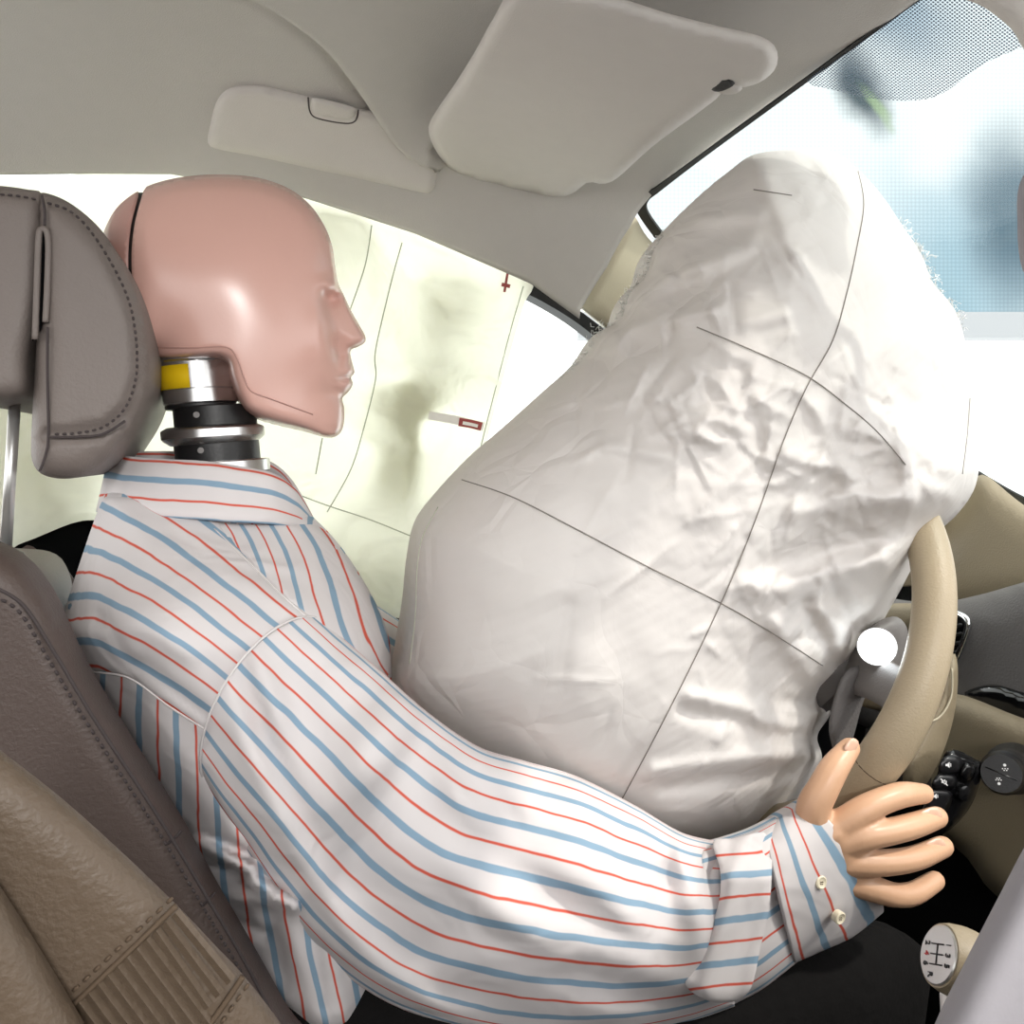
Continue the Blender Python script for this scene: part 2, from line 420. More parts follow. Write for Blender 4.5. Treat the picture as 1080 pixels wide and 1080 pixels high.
def text(name, s, size, loc, xdir, ydir, m, parent):
    cu = bpy.data.curves.new(name, 'FONT'); cu.body = s; cu.size = size; cu.align_x = 'CENTER'; cu.align_y = 'CENTER'; cu.extrude = .0003
    t = bpy.data.objects.new(name, cu); COL.objects.link(t)
    bpy.context.view_layer.update(); dg = bpy.context.evaluated_depsgraph_get()
    me = bpy.data.meshes.new_from_object(t.evaluated_get(dg)); V = np.array([tuple(v.co) for v in me.vertices]); Fc = [tuple(p.vertices) for p in me.polygons]
    bpy.data.objects.remove(t)
    X = np.array(Vector(xdir).normalized()); Y = np.array(Vector(ydir).normalized()); Z = np.cross(X, Y)
    W = np.array(loc) + V[:, :1] * X + V[:, 1:2] * Y + V[:, 2:] * Z
    return mesh(name, W, Fc, m, parent, smooth=False, merge=False)

# ============================================================ THE SETTING
# ---- ceiling (headliner)
def railz(X): return np.interp(X, [-1.2, -.265, -.17, -.088, .062, .2, .353, .45, .55], [1.12, 1.112, 1.122, 1.129, 1.115, 1.083, 1.032, .974, .92])
def zc(X): return np.interp(X, [-1.2, -.3, 0, .2, .35, .5], [1.21, 1.222, 1.222, 1.208, 1.188, 1.160])
crease_px = spline([(185, 5), (262, 30), (330, 60), (368, 87), (402, 114), (428, 126), (450, 131)], 6)
CR = onZ(crease_px[:, 0], crease_px[:, 1], np.full(len(crease_px), 1.19))[:, :2]
def roofz(X, Y, crease=True):
    X = np.asarray(X, float); Y = np.asarray(Y, float)
    t = np.clip((abs(Y + .37) - .33) / .34, 0, 1.1); pw = 2.6 + 3.6 * sm(X, .05, .48)
    z = zc(X) - (zc(X) - railz(X)) * t ** pw
    if not crease: return z
    # pressed-in step of the headliner beside the visor
    best = np.full(X.shape, 1e9); sd = np.zeros(X.shape); fade = np.zeros(X.shape)
    for i in range(len(CR) - 1):
        (x1, y1), (x2, y2) = CR[i], CR[i + 1]; dx, dy = x2 - x1, y2 - y1; l = dx * dx + dy * dy
        u = np.clip(((X - x1) * dx + (Y - y1) * dy) / l, 0, 1); ex = X - x1 - u * dx; ey = Y - y1 - u * dy
        dd = np.hypot(ex, ey); k = dd < best; best = np.where(k, dd, best)
        sd = np.where(k, np.sign(dx * ey - dy * ex) * dd, sd); fade = np.where(k, (i + u) / (len(CR) - 1), fade)
    endf = np.where(fade > .995, np.exp(-(best / .02) ** 2), 1.0)
    step = .024 * fade * sm(-sd, -.002, .008) * (1 - sm(-sd, .012, .13))
    groove = .012 * fade * np.exp(-((sd - .004) / .006) ** 2)
    return z - (step - groove) * endf
def hit_roof(px, py, off=0.0, crease=True):
    D = rays(px, py); t = np.full(np.shape(px), .25)
    lo, hi = np.full(np.shape(px), .2), np.full(np.shape(px), 1.9)
    for _ in range(40):
        mid = (lo + hi) / 2; P = CAM + D * mid[..., None]
        above = P[..., 2] > roofz(np.clip(P[..., 0], -1.2, .6), np.clip(P[..., 1], -1.1, .32), crease) - off
        hi = np.where(above, mid, hi); lo = np.where(above, lo, mid)
    return CAM + D * lo[..., None]

HLX = hit_roof(np.array([612., 640, 664, 674, 684, 740, 840, 970]), np.array([328., 282, 240, 222, 210, 165, 92, -1]), 0, False)
_o = np.argsort(HLX[:, 1])
def headerX(Y): return np.interp(Y, HLX[_o, 1], HLX[_o, 0]) if np.isscalar(Y) or True else 0
YS = np.r_[np.linspace(-1.04, -.25, 20, endpoint=False), np.linspace(-.25, .302, 160)]
SS = np.r_[np.linspace(0, .5, 14, endpoint=False), np.linspace(.5, 1, 120)]
V = []; 
for Y in YS:
    X = -1.2 + (headerX(Y) + 1.2) * SS; V.append(np.c_[X, np.full(len(X), Y), roofz(X, np.full(len(X), Y))])
V = np.vstack(V); nx, ny = len(SS), len(YS)
Fc = [(i * nx + j, i * nx + j + 1, (i + 1) * nx + j + 1, (i + 1) * nx + j) for i in range(ny - 1) for j in range(nx - 1)]
nV = len(V); V2 = V + np.array([0, 0, .03]); Fq = Fc + [tuple(q + nV for q in f[::-1]) for f in Fc]
for j in range(nx - 1):
    Fq += [(j, j + 1, j + 1 + nV, j + nV), ((ny - 1) * nx + j, (ny - 1) * nx + j + 1, (ny - 1) * nx + j + 1 + nV, (ny - 1) * nx + j + nV)]
for i in range(ny - 1):
    Fq += [(i * nx, (i + 1) * nx, (i + 1) * nx + nV, i * nx + nV), (i * nx + nx - 1, (i + 1) * nx + nx - 1, (i + 1) * nx + nx - 1 + nV, i * nx + nx - 1 + nV)]
ceil = mesh('ceiling', np.vstack([V, V2]), Fq, 'headliner', merge=False, base=(0, -.37, 1.2), kind='structure', label='pale grey fabric headliner of the car roof')
# ---- floor, far door, pillars
box('floor', (-.9, -1.15, -.03), (1.35, .42, 0), 'carpet', bev=0, base=(0, 0, 0), kind='structure', label='dark carpeted floor of the car, blackened as footwell shade')  # dark carpet, coloured black to keep the footwell shaded
door = thing('door_1', 'dark driver door behind the dummy below the side window', None, (.5, .41, 0), kind='structure')
box('panel', (-.17, .37, .02), (1.2, .42, .60), 'black_plastic', door, bev=.01)
box('sill', (-.17, .35, .585), (1.2, .42, .61), 'dash_beige', door, bev=.008)
rail_px = np.array([(545, 291), (575, 306), (605, 324), (636, 347), (680, 380), (760, 436), (860, 505), (985, 590)], float)
V, Fc = [], []
rp = spline(rail_px, 6)
a = onY(rp[:, 0], rp[:, 1] - 1, np.full(len(rp), .318)); b = onY(rp[:, 0] - 3, rp[:, 1] + 12, np.full(len(rp), .325))
a2, b2 = a + np.array([0, .03, 0]), b + np.array([0, .03, 0]); n = len(rp)
V = np.vstack([a, b, b2, a2])
for i in range(n - 1):
    for q in range(4):
        q2 = (q + 1) % 4; Fc.append((q * n + i, q * n + i + 1, q2 * n + i + 1, q2 * n + i))
Fc += [(0, n, 2 * n, 3 * n), (n - 1, 2 * n - 1, 3 * n - 1, 4 * n - 1)]
mesh('window_seal', V, Fc, 'black_rubber', door, smooth=False)
gl = onY(np.array([-160, 300, 560, 640, 1000, 1000, -160.]), np.array([150, 180, 290, 345, 600, 640, 640.]), np.full(7, .36))
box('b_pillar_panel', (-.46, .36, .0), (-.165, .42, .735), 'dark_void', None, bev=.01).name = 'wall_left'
wl = bpy.data.objects['wall_left']; wl['kind'] = 'structure'; wl['label'] = 'black door pillar panel behind the driver seat'
V = np.vstack([gl, gl + np.array([0, .004, 0])]); Fc = [tuple(range(7)), tuple(range(13, 6, -1))] + [(i, (i + 1) % 7, 7 + (i + 1) % 7, 7 + i) for i in range(7)]
mesh('window_2', V, Fc, 'car_glass', smooth=False, base=tuple(gl.mean(0)), kind='structure', label='driver side window glass behind the curtain airbag')

# passenger side of the cabin, beside and behind the camera
pd = thing('door_2', 'passenger door with open window beside the camera', None, (.2, -1.12, 0), kind='structure')
box('panel', (-.9, -1.16, .02), (1.2, -1.11, .66), 'dash_upper', pd, bev=.01)
box('sill', (-.9, -1.17, .65), (1.2, -1.09, .68), 'dash_beige', pd, bev=.008)
box('wall_back', (-1.0, -1.15, .0), (-.88, .42, .66), 'seat_leather_beige', None, bev=.02, base=(-.95, -.37, 0), kind='structure', label='rear seat backrest closing the cabin behind the front seats')
# A-pillar trim: swept bar from the roof corner to the dashboard corner
top_px = spline([(640, 196), (668, 226), (690, 258), (760, 318), (880, 410), (1033, 507), (1100, 552)], 6)
bot_px = spline([(570, 290), (612, 322), (640, 345), (715, 402), (840, 490), (985, 585), (1060, 640)], 6)
n = len(top_px); ty = np.interp(np.linspace(0, 1, n), [0, .2, 1], [.30, .275, .40]); by = np.interp(np.linspace(0, 1, n), [0, .2, 1], [.325, .312, .40])
A = onY(top_px[:, 0], top_px[:, 1], ty); B = onY(bot_px[:, 0], bot_px[:, 1], by)
V = []; Fc = []; K = 7
for i in range(n):
    for k in range(K):
        t = k / (K - 1); p = A[i] * (1 - t) + B[i] * t; p[1] -= .012 * math.sin(math.pi * t); V.append(p)
    for k in range(K):
        t = 1 - k / (K - 1); p = A[i] * (1 - t) + B[i] * t; p[1] += .04; p[0] += .02; V.append(p)
for i in range(n - 1):
    for k in range(2 * K): Fc.append((i * 2 * K + k, i * 2 * K + (k + 1) % (2 * K), (i + 1) * 2 * K + (k + 1) % (2 * K), (i + 1) * 2 * K + k))
Fc += [tuple(range(2 * K)), tuple((n - 1) * 2 * K + k for k in range(2 * K))]
mesh('trim_1', V, Fc, 'pillar_trim', kind='structure', base=tuple(B[-1]), label='beige windscreen pillar trim running down to the dashboard')

# ---- windscreen with frit edging
WH = np.array([.485, .226, 1.128]); WN = np.cross(np.array([.03, -.437, .035]), np.array([.80, .14, -.40])); WN /= np.linalg.norm(WN)
if WN[0] > 0: WN = -WN
def onW(px, py, off=0): return onPlane(np.asarray(px, float), np.asarray(py, float), WH, WN, off)
wp = np.array([(676, 214), (684, 204), (970, -2), (1150, -135), (1500, -200), (1500, 700), (1100, 560), (880, 405), (706, 262)], float)
W1 = onW(wp[:, 0], wp[:, 1]); n = len(W1)
V = np.vstack([W1, W1 - WN * .005])
Fc = [tuple(range(n)), tuple(range(2 * n - 1, n - 1, -1))] + [(i, (i + 1) % n, n + (i + 1) % n, n + i) for i in range(n)]
ws = mesh('window_1', V, Fc, 'car_glass', smooth=False, base=tuple(W1.mean(0)), kind='structure', label='windscreen glass with dark printed edge and dotted band')
def strip(name, out, inn, m, off, parent, thick=.003):
    o = spline(out, 6); i_ = spline(inn, 6); a = onW(o[:, 0], o[:, 1], off); b = onW(i_[:, 0], i_[:, 1], off); n = len(a)
    V = np.vstack([a, b, b - WN * thick, a - WN * thick]); Fc = []
    for i in range(n - 1):
        for q in range(4): Fc.append((q * n + i, q * n + i + 1, ((q + 1) % 4) * n + i + 1, ((q + 1) % 4) * n + i))
    Fc += [(0, n, 2 * n, 3 * n), (n - 1, 2 * n - 1, 3 * n - 1, 4 * n - 1)]
    return mesh(name, V, Fc, m, parent, smooth=False)
strip('frit_edge', [(1010, -32), (968, -3), (840, 90), (740, 163), (690, 199), (673, 208), (671, 222), (690, 250), (706, 262), (880, 405), (1033, 505), (1110, 550)],
      [(1012, -28), (971, 0), (843, 93), (743, 166), (696, 202), (684, 212), (683, 224), (700, 248), (716, 262), (890, 405), (1040, 503), (1110, 540)], 'black_rubber', .001, ws)
fd = [(850, 86), (880, 65), (930, 29), (972, -1), (1030, -40), (1100, -10), (1100, 36), (1040, 66), (995, 98), (965, 106), (920, 104), (880, 95)]
f = fill(fd, 10, 4)
body('frit_dot_band', f, lambda px, py, d: onW(px, py, .0015), lambda px, py, d: onW(px, py, .001), 'frit_dots', ws,
     uv=lambda px, py: (onW(px, py)[:, [0, 1]] - W1[0, :2]) / .0024)

# ============================================================ OUTSIDE
SD = 4.2
def scr(px, py, dep): return CAM + rays(np.asarray(px, float), np.asarray(py, float)) * dep
def led_material():
    m = bpy.data.materials.new('led_picture'); m.use_nodes = True; nt = m.node_tree; L = nt.links.new
    nt.nodes.remove(nt.nodes['Principled BSDF'])
    uv = N(nt, 'ShaderNodeUVMap'); sp = N(nt, 'ShaderNodeSeparateXYZ')
    nz0 = N(nt, 'ShaderNodeTexNoise'); nz0.inputs['Scale'].default_value = 5; nz0.inputs['Detail'].default_value = 3; L(uv.outputs[0], nz0.inputs['Vector'])
    va = N(nt, 'ShaderNodeVectorMath', operation='MULTIPLY_ADD'); va.inputs[1].default_value = (.10, .10, 0); L(nz0.outputs['Color'], va.inputs[0]); L(uv.outputs[0], va.inputs[2])
    cur = None
    def blob(cx, cy, rx, ry, rot, colr, amt, prev):
        mp = N(nt, 'ShaderNodeMapping', vector_type='TEXTURE'); mp.inputs['Location'].default_value = (cx + .05, cy + .05, 0); mp.inputs['Rotation'].default_value = (0, 0, rot)
        mp.inputs['Scale'].default_value = (rx, ry, 1); L(va.outputs[0], mp.inputs['Vector'])
        g = N(nt, 'ShaderNodeTexGradient', gradient_type='SPHERICAL'); L(mp.outputs[0], g.inputs[0])
        mr = N(nt, 'ShaderNodeMapRange', interpolation_type='SMOOTHSTEP'); mr.inputs[2].default_value = .8; mr.inputs[4].default_value = amt; L(g.outputs['Fac'], mr.inputs[0])
        mx = N(nt, 'ShaderNodeMixRGB'); L(mr.outputs[0], mx.inputs[0]); mx.inputs[2].default_value = lin(colr)
        if prev is None: mx.inputs[1].default_value = (.92, .98, 1.0, 1)
        else: L(prev.outputs[0], mx.inputs[1])
        return mx
    # picture on the screen, uv in units of screen width, origin lower left
    cur = blob(1.0, .12, .42, .5, .2, (172, 200, 214), .85, None)
    cur = blob(1.16, .26, .20, .36, .1, (104, 126, 140), .95, cur)
    cur = blob(.80, .84, .3, .16, -.5, (130, 165, 190), .6, cur)
    cur = blob(.74, .60, .09, .17, .35, (52, 74, 84), .95, cur)
    cur = blob(.78, .56, .025, .09, .5, (170, 195, 150), .7, cur)
    cur = blob(.95, .50, .13, .2, -.25, (255, 255, 255), .8, cur)
    cur = blob(.98, .02, .12, .3, 0, (168, 198, 212), .7, cur)
    vo = N(nt, 'ShaderNodeTexVoronoi', feature='F1'); vo.inputs['Scale'].default_value = 92; vo.inputs['Randomness'].default_value = 0; L(uv.outputs[0], vo.inputs['Vector'])
    mr = N(nt, 'ShaderNodeMapRange'); mr.inputs[2].default_value = .7; mr.inputs[3].default_value = 1.12; mr.inputs[4].default_value = .82; L(vo.outputs['Distance'], mr.inputs[0])
    mu = N(nt, 'ShaderNodeMixRGB', blend_type='MULTIPLY', i_0=1.0); L(cur.outputs[0], mu.inputs[1]); L(mr.outputs[0], mu.inputs[2])
    e = N(nt, 'ShaderNodeEmission'); e.inputs[1].default_value = .80; L(mu.outputs[0], e.inputs[0])
    L(e.outputs[0], nt.nodes['Material Output'].inputs[0]); MATS['led_picture'] = m
led_material()
c0 = scr([700], [330], SD)[0]
led = thing('led_screen', 'large glowing video wall with blue blurred picture seen through the windscreen', 'screen', tuple(scr([890], [352], SD)[0] * np.array([1, 1, 0])))
PW = 560; EX = 2600   # unseen stretch right and above, added to dim light from the front
q = scr([620, 620 + EX, 620 + EX, 620], [330, 330, -700, -700], SD)
mesh('display', np.vstack([q, q + DIR * .05]), [(0, 1, 2, 3), (7, 6, 5, 4), (0, 4, 5, 1), (1, 5, 6, 2), (2, 6, 7, 3), (3, 7, 4, 0)], 'led_picture', led, smooth=False,
     uv=np.array([(0, 0), (EX / 390, 0), (EX / 390, 1030 / 390), (0, 1030 / 390)] * 2) , merge=False)
mat('screen_bezel', (150, 152, 156), .5)
q = scr([610, 640 + EX, 640 + EX, 610], [356, 356, 329, 329], SD - .02)
mesh('bezel', np.vstack([q, q + DIR * .08]), [(0, 1, 2, 3), (7, 6, 5, 4), (0, 4, 5, 1), (1, 5, 6, 2), (2, 6, 7, 3), (3, 7, 4, 0)], 'screen_bezel', led, smooth=False, merge=False)

# ============================================================ ROOF FITTINGS
# ---- sun visor
VP0 = np.array([.16, 0, 1.150]); VN = np.array([-.17, 0.03, -1.0]); VN /= np.linalg.norm(VN)
vis = thing('sun_visor', 'large light grey fabric sun visor folded up against the roof', 'sun visor', (.28, .02, 1.10))
vo_ = [(545, -14), (600, -12), (650, -3), (705, 14), (760, 28), (802, 38), (819, 52), (818, 72), (803, 86), (785, 92), (764, 95), (757, 103), (735, 120),
       (690, 153), (652, 187), (636, 194), (620, 192), (606, 203), (588, 208), (545, 200), (500, 190), (476, 180), (458, 156), (452, 134), (462, 114), (480, 88), (500, 56), (520, 20)]
f = fill(vo_, 7, 5)
body('visor_panel', f, lambda px, py, d: onPlane(px, py, VP0, VN, dome(d, 16, .011)), lambda px, py, d: onPlane(px, py, VP0, VN, -dome(d, 16, .008)), 'visor_fabric', vis)
def vis_pt(x, y, off): return onPlane(np.array([float(x)]), np.array([float(y)]), VP0, VN, off)[0]
tube('pivot_rod', [vis_pt(748, 88, -.004), vis_pt(760, 91, -.004), vis_pt(776, 92, -.006)], .0045, 'black_plastic', vis, k=10)
f = fill([(750, 91), (762, 86), (775, 87), (783, 92), (778, 98), (766, 100), (757, 97)], 4, 4)
body('clip', f, lambda px, py, d: onPlane(px, py, VP0, VN, .004 + dome(d, 6, .006)), lambda px, py, d: onPlane(px, py, VP0, VN, -.02), 'visor_fabric', vis)
f = fill([(746, 88), (756, 82), (770, 84), (775, 89), (762, 96), (752, 96)], 4, 4)
body('clip_recess', f, lambda px, py, d: onPlane(px, py, VP0, VN, .010 - .0*d), lambda px, py, d: onPlane(px, py, VP0, VN, 0 * d), 'black_rubber', vis)
# ---- sunglasses holder on the side of the roof
hol = thing('sunglasses_holder', 'light grey flip-down holder with small tab above the driver window', 'holder', (.1, .24, 1.13))
ho = [(219, 150), (221, 135), (228, 108), (240, 94), (258, 90), (285, 92), (330, 103), (365, 112), (395, 118), (425, 127), (448, 133), (459, 142), (461, 160), (460, 188), (455, 203), (440, 202), (390, 191), (330, 178), (270, 165), (228, 157)]
f = fill(ho, 6, 5)
body('lid', f, lambda px, py, d: hit_roof(px, py, 0, False) - rays(px, py) * dome(d, 9, .008)[:, None], lambda px, py, d: hit_roof(px, py, 0, False) + rays(px, py) * .004, 'visor_fabric', hol)
f = fill([(328, 106), (335, 103), (370, 112), (376, 116), (372, 125), (362, 127), (336, 122), (329, 117)], 3, 4)
body('tab', f, lambda px, py, d: hit_roof(px, py, 0, False) - rays(px, py) * (.007 + dome(d, 4, .005))[:, None], lambda px, py, d: hit_roof(px, py, 0, False) - rays(px, py) * .003, 'visor_fabric', hol)
tp = spline([(325, 103), (327, 118), (336, 125), (364, 130), (375, 127), (378, 116)], 5)
tube('tab_groove', hit_roof(tp[:, 0], tp[:, 1], 0, False) - rays(tp[:, 0], tp[:, 1]) * .0078, .0009, 'thread_dark', hol, k=6)
# ---- rear-view mirror, its edge at the right
mir = thing('rear_view_mirror', 'dark rear-view mirror with pale rim at the right edge', 'mirror', tuple(pY(1110, 190, -.34)))
mo = [(1073, 235), (1073, 205), (1080, 184), (1100, 170), (1180, 160), (1300, 158), (1300, 320), (1180, 318), (1100, 305), (1080, 288), (1074, 262)]
MP = pY(1090, 240, -.30); MN = np.array([-.75, -.6, -.1])
f = fill(mo, 10, 5)
body('housing', f, lambda px, py, d: onPlane(px, py, MP, MN, dome(d, 12, .006)), lambda px, py, d: onPlane(px, py, MP, MN, -.02 - dome(d, 20, .02)), 'passenger_bag', mir)
mi = [(1081, 235), (1082, 208), (1089, 191), (1105, 180), (1180, 170), (1290, 168), (1290, 310), (1180, 308), (1105, 296), (1089, 284), (1082, 262)]
f = fill(mi, 10, 5)
body('mirror_glass', f, lambda px, py, d: onPlane(px, py, MP, MN, .0075 + 0 * d), lambda px, py, d: onPlane(px, py, MP, MN, .003 + 0 * d), 'gloss_black', mir)
f = fill([(1000, -12), (1035, 6), (1066, 30), (1090, 62), (1140, 60), (1160, -40), (1060, -60)], 10, 4)
MP2 = pY(1060, 20, -.29)
body('mount_cover', f, lambda px, py, d: onPlane(px, py, MP2, MN, dome(d, 18, .015)), lambda px, py, d: onPlane(px, py, MP2, MN, -.03 + 0 * d), 'visor_fabric', mir)

tube('stem', [onPlane(np.array([1150.]), np.array([170.]), MP, MN, -.03)[0], onPlane(np.array([1135.]), np.array([90.]), MP, MN, -.05)[0], onPlane(np.array([1110.]), np.array([20.]), MP2, MN, -.02)[0]], .009, 'visor_fabric', mir, k=12)

# ============================================================ CURTAIN AIRBAG
CY = .312
cur_out = np.array([(-70, 196), (0, 189), (55, 191), (78, 184), (110, 178), (180, 177), (250, 188), (320, 206), (380, 223), (440, 243), (500, 268), (560, 296),
           (553, 320), (541, 362), (528, 410), (512, 470), (497, 530), (480, 600), (470, 650), (420, 652), (330, 630), (220, 600), (130, 560), (88, 549), (20, 574), (-70, 600)], float)
cb = thing('curtain_airbag', 'white backlit curtain airbag hanging over the side window', 'airbag', tuple(pY(300, 640, CY)))
puffs = [(410, 320, 75, .022), (330, 480, 75, .022), (420, 440, 60, -.022), (470, 560, 70, .018), (230, 300, 90, .02), (60, 450, 80, .02), (380, 560, 60, .014), (500, 380, 50, .012), (395, 500, 35, -.018), (350, 260, 40, .012)]
def cT(px, py, d):
    t = dome(d, 40, .012)
    for x, y, r, a in puffs: t = t + a * np.exp(-((px - x) ** 2 + (py - y) ** 2) / r ** 2)
    for (x1, y1, x2, y2, a, wd) in [(395, 250, 470, 330, -.010, 12), (400, 380, 480, 390, .009, 10), (430, 400, 440, 520, -.012, 18), (330, 230, 350, 300, -.008, 10), (400, 300, 455, 390, .008, 12),
                                    (360, 420, 420, 470, .012, 14), (90, 190, 180, 186, -.008, 6), (460, 300, 520, 320, .006, 10), (370, 215, 400, 290, .008, 9)]:
        dd = seg_dist(px, py, [(x1, y1), (x2, y2)], False); t = t + a * np.exp(-(dd / wd) ** 2)
    e = sm(d, 0, 14)
    t = t * e
    P = np.c_[px * .01, py * .01, 0 * px]
    return t + .010 * e * vnoise(P, 1.2, 3, 3)
f = fill(cur_out, 6, 5)
body('cushion', f, lambda px, py, d: onY(px, py, CY - np.maximum(cT(px, py, d), -.008)), lambda px, py, d: onY(px, py, np.full(len(px), CY + .010)), 'curtain_nylon', cb)
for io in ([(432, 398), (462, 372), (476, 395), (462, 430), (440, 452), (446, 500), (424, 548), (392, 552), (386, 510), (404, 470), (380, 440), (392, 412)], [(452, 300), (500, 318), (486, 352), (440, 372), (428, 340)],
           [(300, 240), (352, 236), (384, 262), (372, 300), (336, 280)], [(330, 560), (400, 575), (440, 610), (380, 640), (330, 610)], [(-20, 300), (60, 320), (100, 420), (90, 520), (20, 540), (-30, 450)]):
    fi = fill(io, 10, 5); body('shade_panel', fi, lambda px, py, d: onY(px, py, CY + .0125 - dome(d, 30, .001)), lambda px, py, d: onY(px, py, np.full(len(px), CY + .0135)), 'shade_panel_olive', cb)  # added pieces that block window light, giving the cushion olive blotches
CR_ = resample(spline(cur_out, 5, True), 6)
def curtain_pts(pl, off=.0012, n=8):
    s = spline(pl, n); d = seg_dist(s[:, 0], s[:, 1], CR_); return onY(s[:, 0], s[:, 1], CY - np.maximum(cT(s[:, 0], s[:, 1], d), -.008) - off)
for pl in ([(424, 256), (412, 300), (396, 370), (396, 400), (384, 450), (370, 495), (345, 540)], [(392, 238), (385, 280), (368, 330)], [(305, 518), (345, 533), (390, 548), (440, 568)],
           [(552, 302), (538, 350), (520, 420), (505, 480), (492, 535)], [(340, 462), (333, 500)]):
    tube('seam', curtain_pts(pl), .0008, 'seam_olive', cb, k=5)
def ribbon(name, pl, wpx, m, parent, off=.003):
    s = spline(pl, 5); d = np.gradient(s, axis=0); nrm = np.c_[-d[:, 1], d[:, 0]] / np.hypot(d[:, 0], d[:, 1])[:, None]
    V = []; n = len(s)
    for o_, of in ((-1, off), (1, off), (1, off - .0015), (-1, off - .0015)):
        q = s + nrm * wpx / 2 * o_; dd = seg_dist(q[:, 0], q[:, 1], CR_); V.append(onY(q[:, 0], q[:, 1], CY - np.maximum(cT(q[:, 0], q[:, 1], dd), -.008) - of))
    V = np.vstack(V); Fc = [(a * n + i, a * n + i + 1, ((a + 1) % 4) * n + i + 1, ((a + 1) % 4) * n + i) for a in range(4) for i in range(n - 1)] + [(0, n, 2 * n, 3 * n), (n - 1, 2 * n - 1, 3 * n - 1, 4 * n - 1)]
    return mesh(name, V, Fc, m, parent, smooth=False)
ribbon('white_tape', [(452, 438), (480, 443), (510, 450)], 9, 'tag_white', cb, .003)
rt = ribbon('red_tag', [(484, 445), (496, 447), (508, 450)], 9, 'tag_red', cb, .0045)
ribbon('tag_print', [(488, 446), (496, 447.5), (504, 449.5)], 3.5, 'tag_white', rt, .0055)
tie = ribbon('red_tie', [(536, 284), (534, 296), (532, 308)], 2.6, 'tag_red', cb, .005)
ribbon('tie_knot', [(529, 300), (534, 301), (538, 302)], 4, 'tag_red', tie, .007)

# ============================================================ DRIVER SEAT
seat = thing('car_seat', 'dark brown leather driver seat with stitched bolster and large headrest', 'car seat', (-.05, 0, 0))
NB = -.215
bol = [(-60, 566), (-20, 574), (4, 584), (28, 604), (52, 640), (74, 690), (100, 738), (138, 800), (188, 880), (225, 948), (262, 1012), (300, 1080), (340, 1160), (200, 1200), (60, 1000), (-60, 850), (-140, 700)]
padY('bolster', bol, NB, .022, 34, .05, 'seat_leather_dark', seat, step=9)
def shift(pl, dx, dy): return [(x + dx, y + dy) for x, y in pl]
# centre back panel and far bolster, behind the torso
cbp = [(-150, 612), (-80, 608), (-40, 609), (-14, 612), (4, 622), (16, 645), (24, 675), (60, 740), (150, 850), (250, 1040), (330, 1200), (150, 1260), (-40, 960), (-160, 720)]
padY('back_panel', cbp, NB + .07, .02, 30, .20, 'headrest_leather', seat, step=10)
P3 = onY(np.array([q[0] for q in bol]), np.array([q[1] for q in bol]), np.full(len(bol), NB))
def solid_xz(name, prof, y0, y1, m, parent, rnd=.02, n=5):
    """profile in X-Z extruded along Y with rounded shoulders"""
    P = spline(prof, 4, True); c = P.mean(0); V = []; rows = []
    for k in range(n + 1):
        a = k / n * math.pi / 2; rows.append((y0 + rnd * (1 - math.sin(a)), rnd * (1 - math.cos(a))))
    rows = rows + [(y1 - (y - y0), ins) for y, ins in rows[::-1]]
    nr = np.roll(P, -1, 0) - np.roll(P, 1, 0); nr = np.c_[nr[:, 1], -nr[:, 0]] / np.hypot(nr[:, 0], nr[:, 1])[:, None]
    if np.sum((P - c) * nr) < 0: nr = -nr
    M = len(P)
    for y, ins in reversed(rows) if False else rows:
        Q = P - nr * ins; V += [(x, y, z) for x, z in Q]
    Fc = [(i * M + j, i * M + (j + 1) % M, (i + 1) * M + (j + 1) % M, (i + 1) * M + j) for i in range(len(rows) - 1) for j in range(M)]
    Fc += [tuple(range(M)), tuple((len(rows) - 1) * M + j for j in range(M))]
    return mesh(name, V, Fc, m, parent)
far = [(p[0] - .06, p[2] - .05) for p in P3]
solid_xz('far_bolster', far, .12, .23, 'seat_leather_dark', seat, .025)
solid_xz('cushion', [(-.05, .14), (.0, .22), (.2, .24), (.42, .27), (.47, .25), (.46, .18), (.40, .13), (.1, .10)], -.25, .25, 'seat_leather_dark', seat, .03)
def bol_pts(pl, n=10, y=NB - .0225):
    s = spline(pl, n); return onY(s[:, 0], s[:, 1], np.full(len(s), y))
stitches('bolster_stitching', bol_pts([(-8, 628), (20, 645), (48, 690), (90, 760), (140, 836), (176, 892), (215, 958), (250, 1018), (282, 1076)]), .0011, 'thread_dark', seat, gap=.0052)
tube('bolster_seam', bol_pts([(-8, 618), (24, 638), (56, 686), (98, 756), (148, 832), (184, 889), (224, 956), (259, 1016), (290, 1076)], y=NB - .0215), .0012, 'thread_dark', seat, k=6)
tube('bolster_seam', bol_pts([(177, 890), (186, 882), (191, 876)], y=NB - .0195), .0010, 'thread_dark', seat, k=6)
tube('bolster_seam', bol_pts([(214, 955), (222, 947), (227, 941)], y=NB - .0195), .0010, 'thread_dark', seat, k=6)

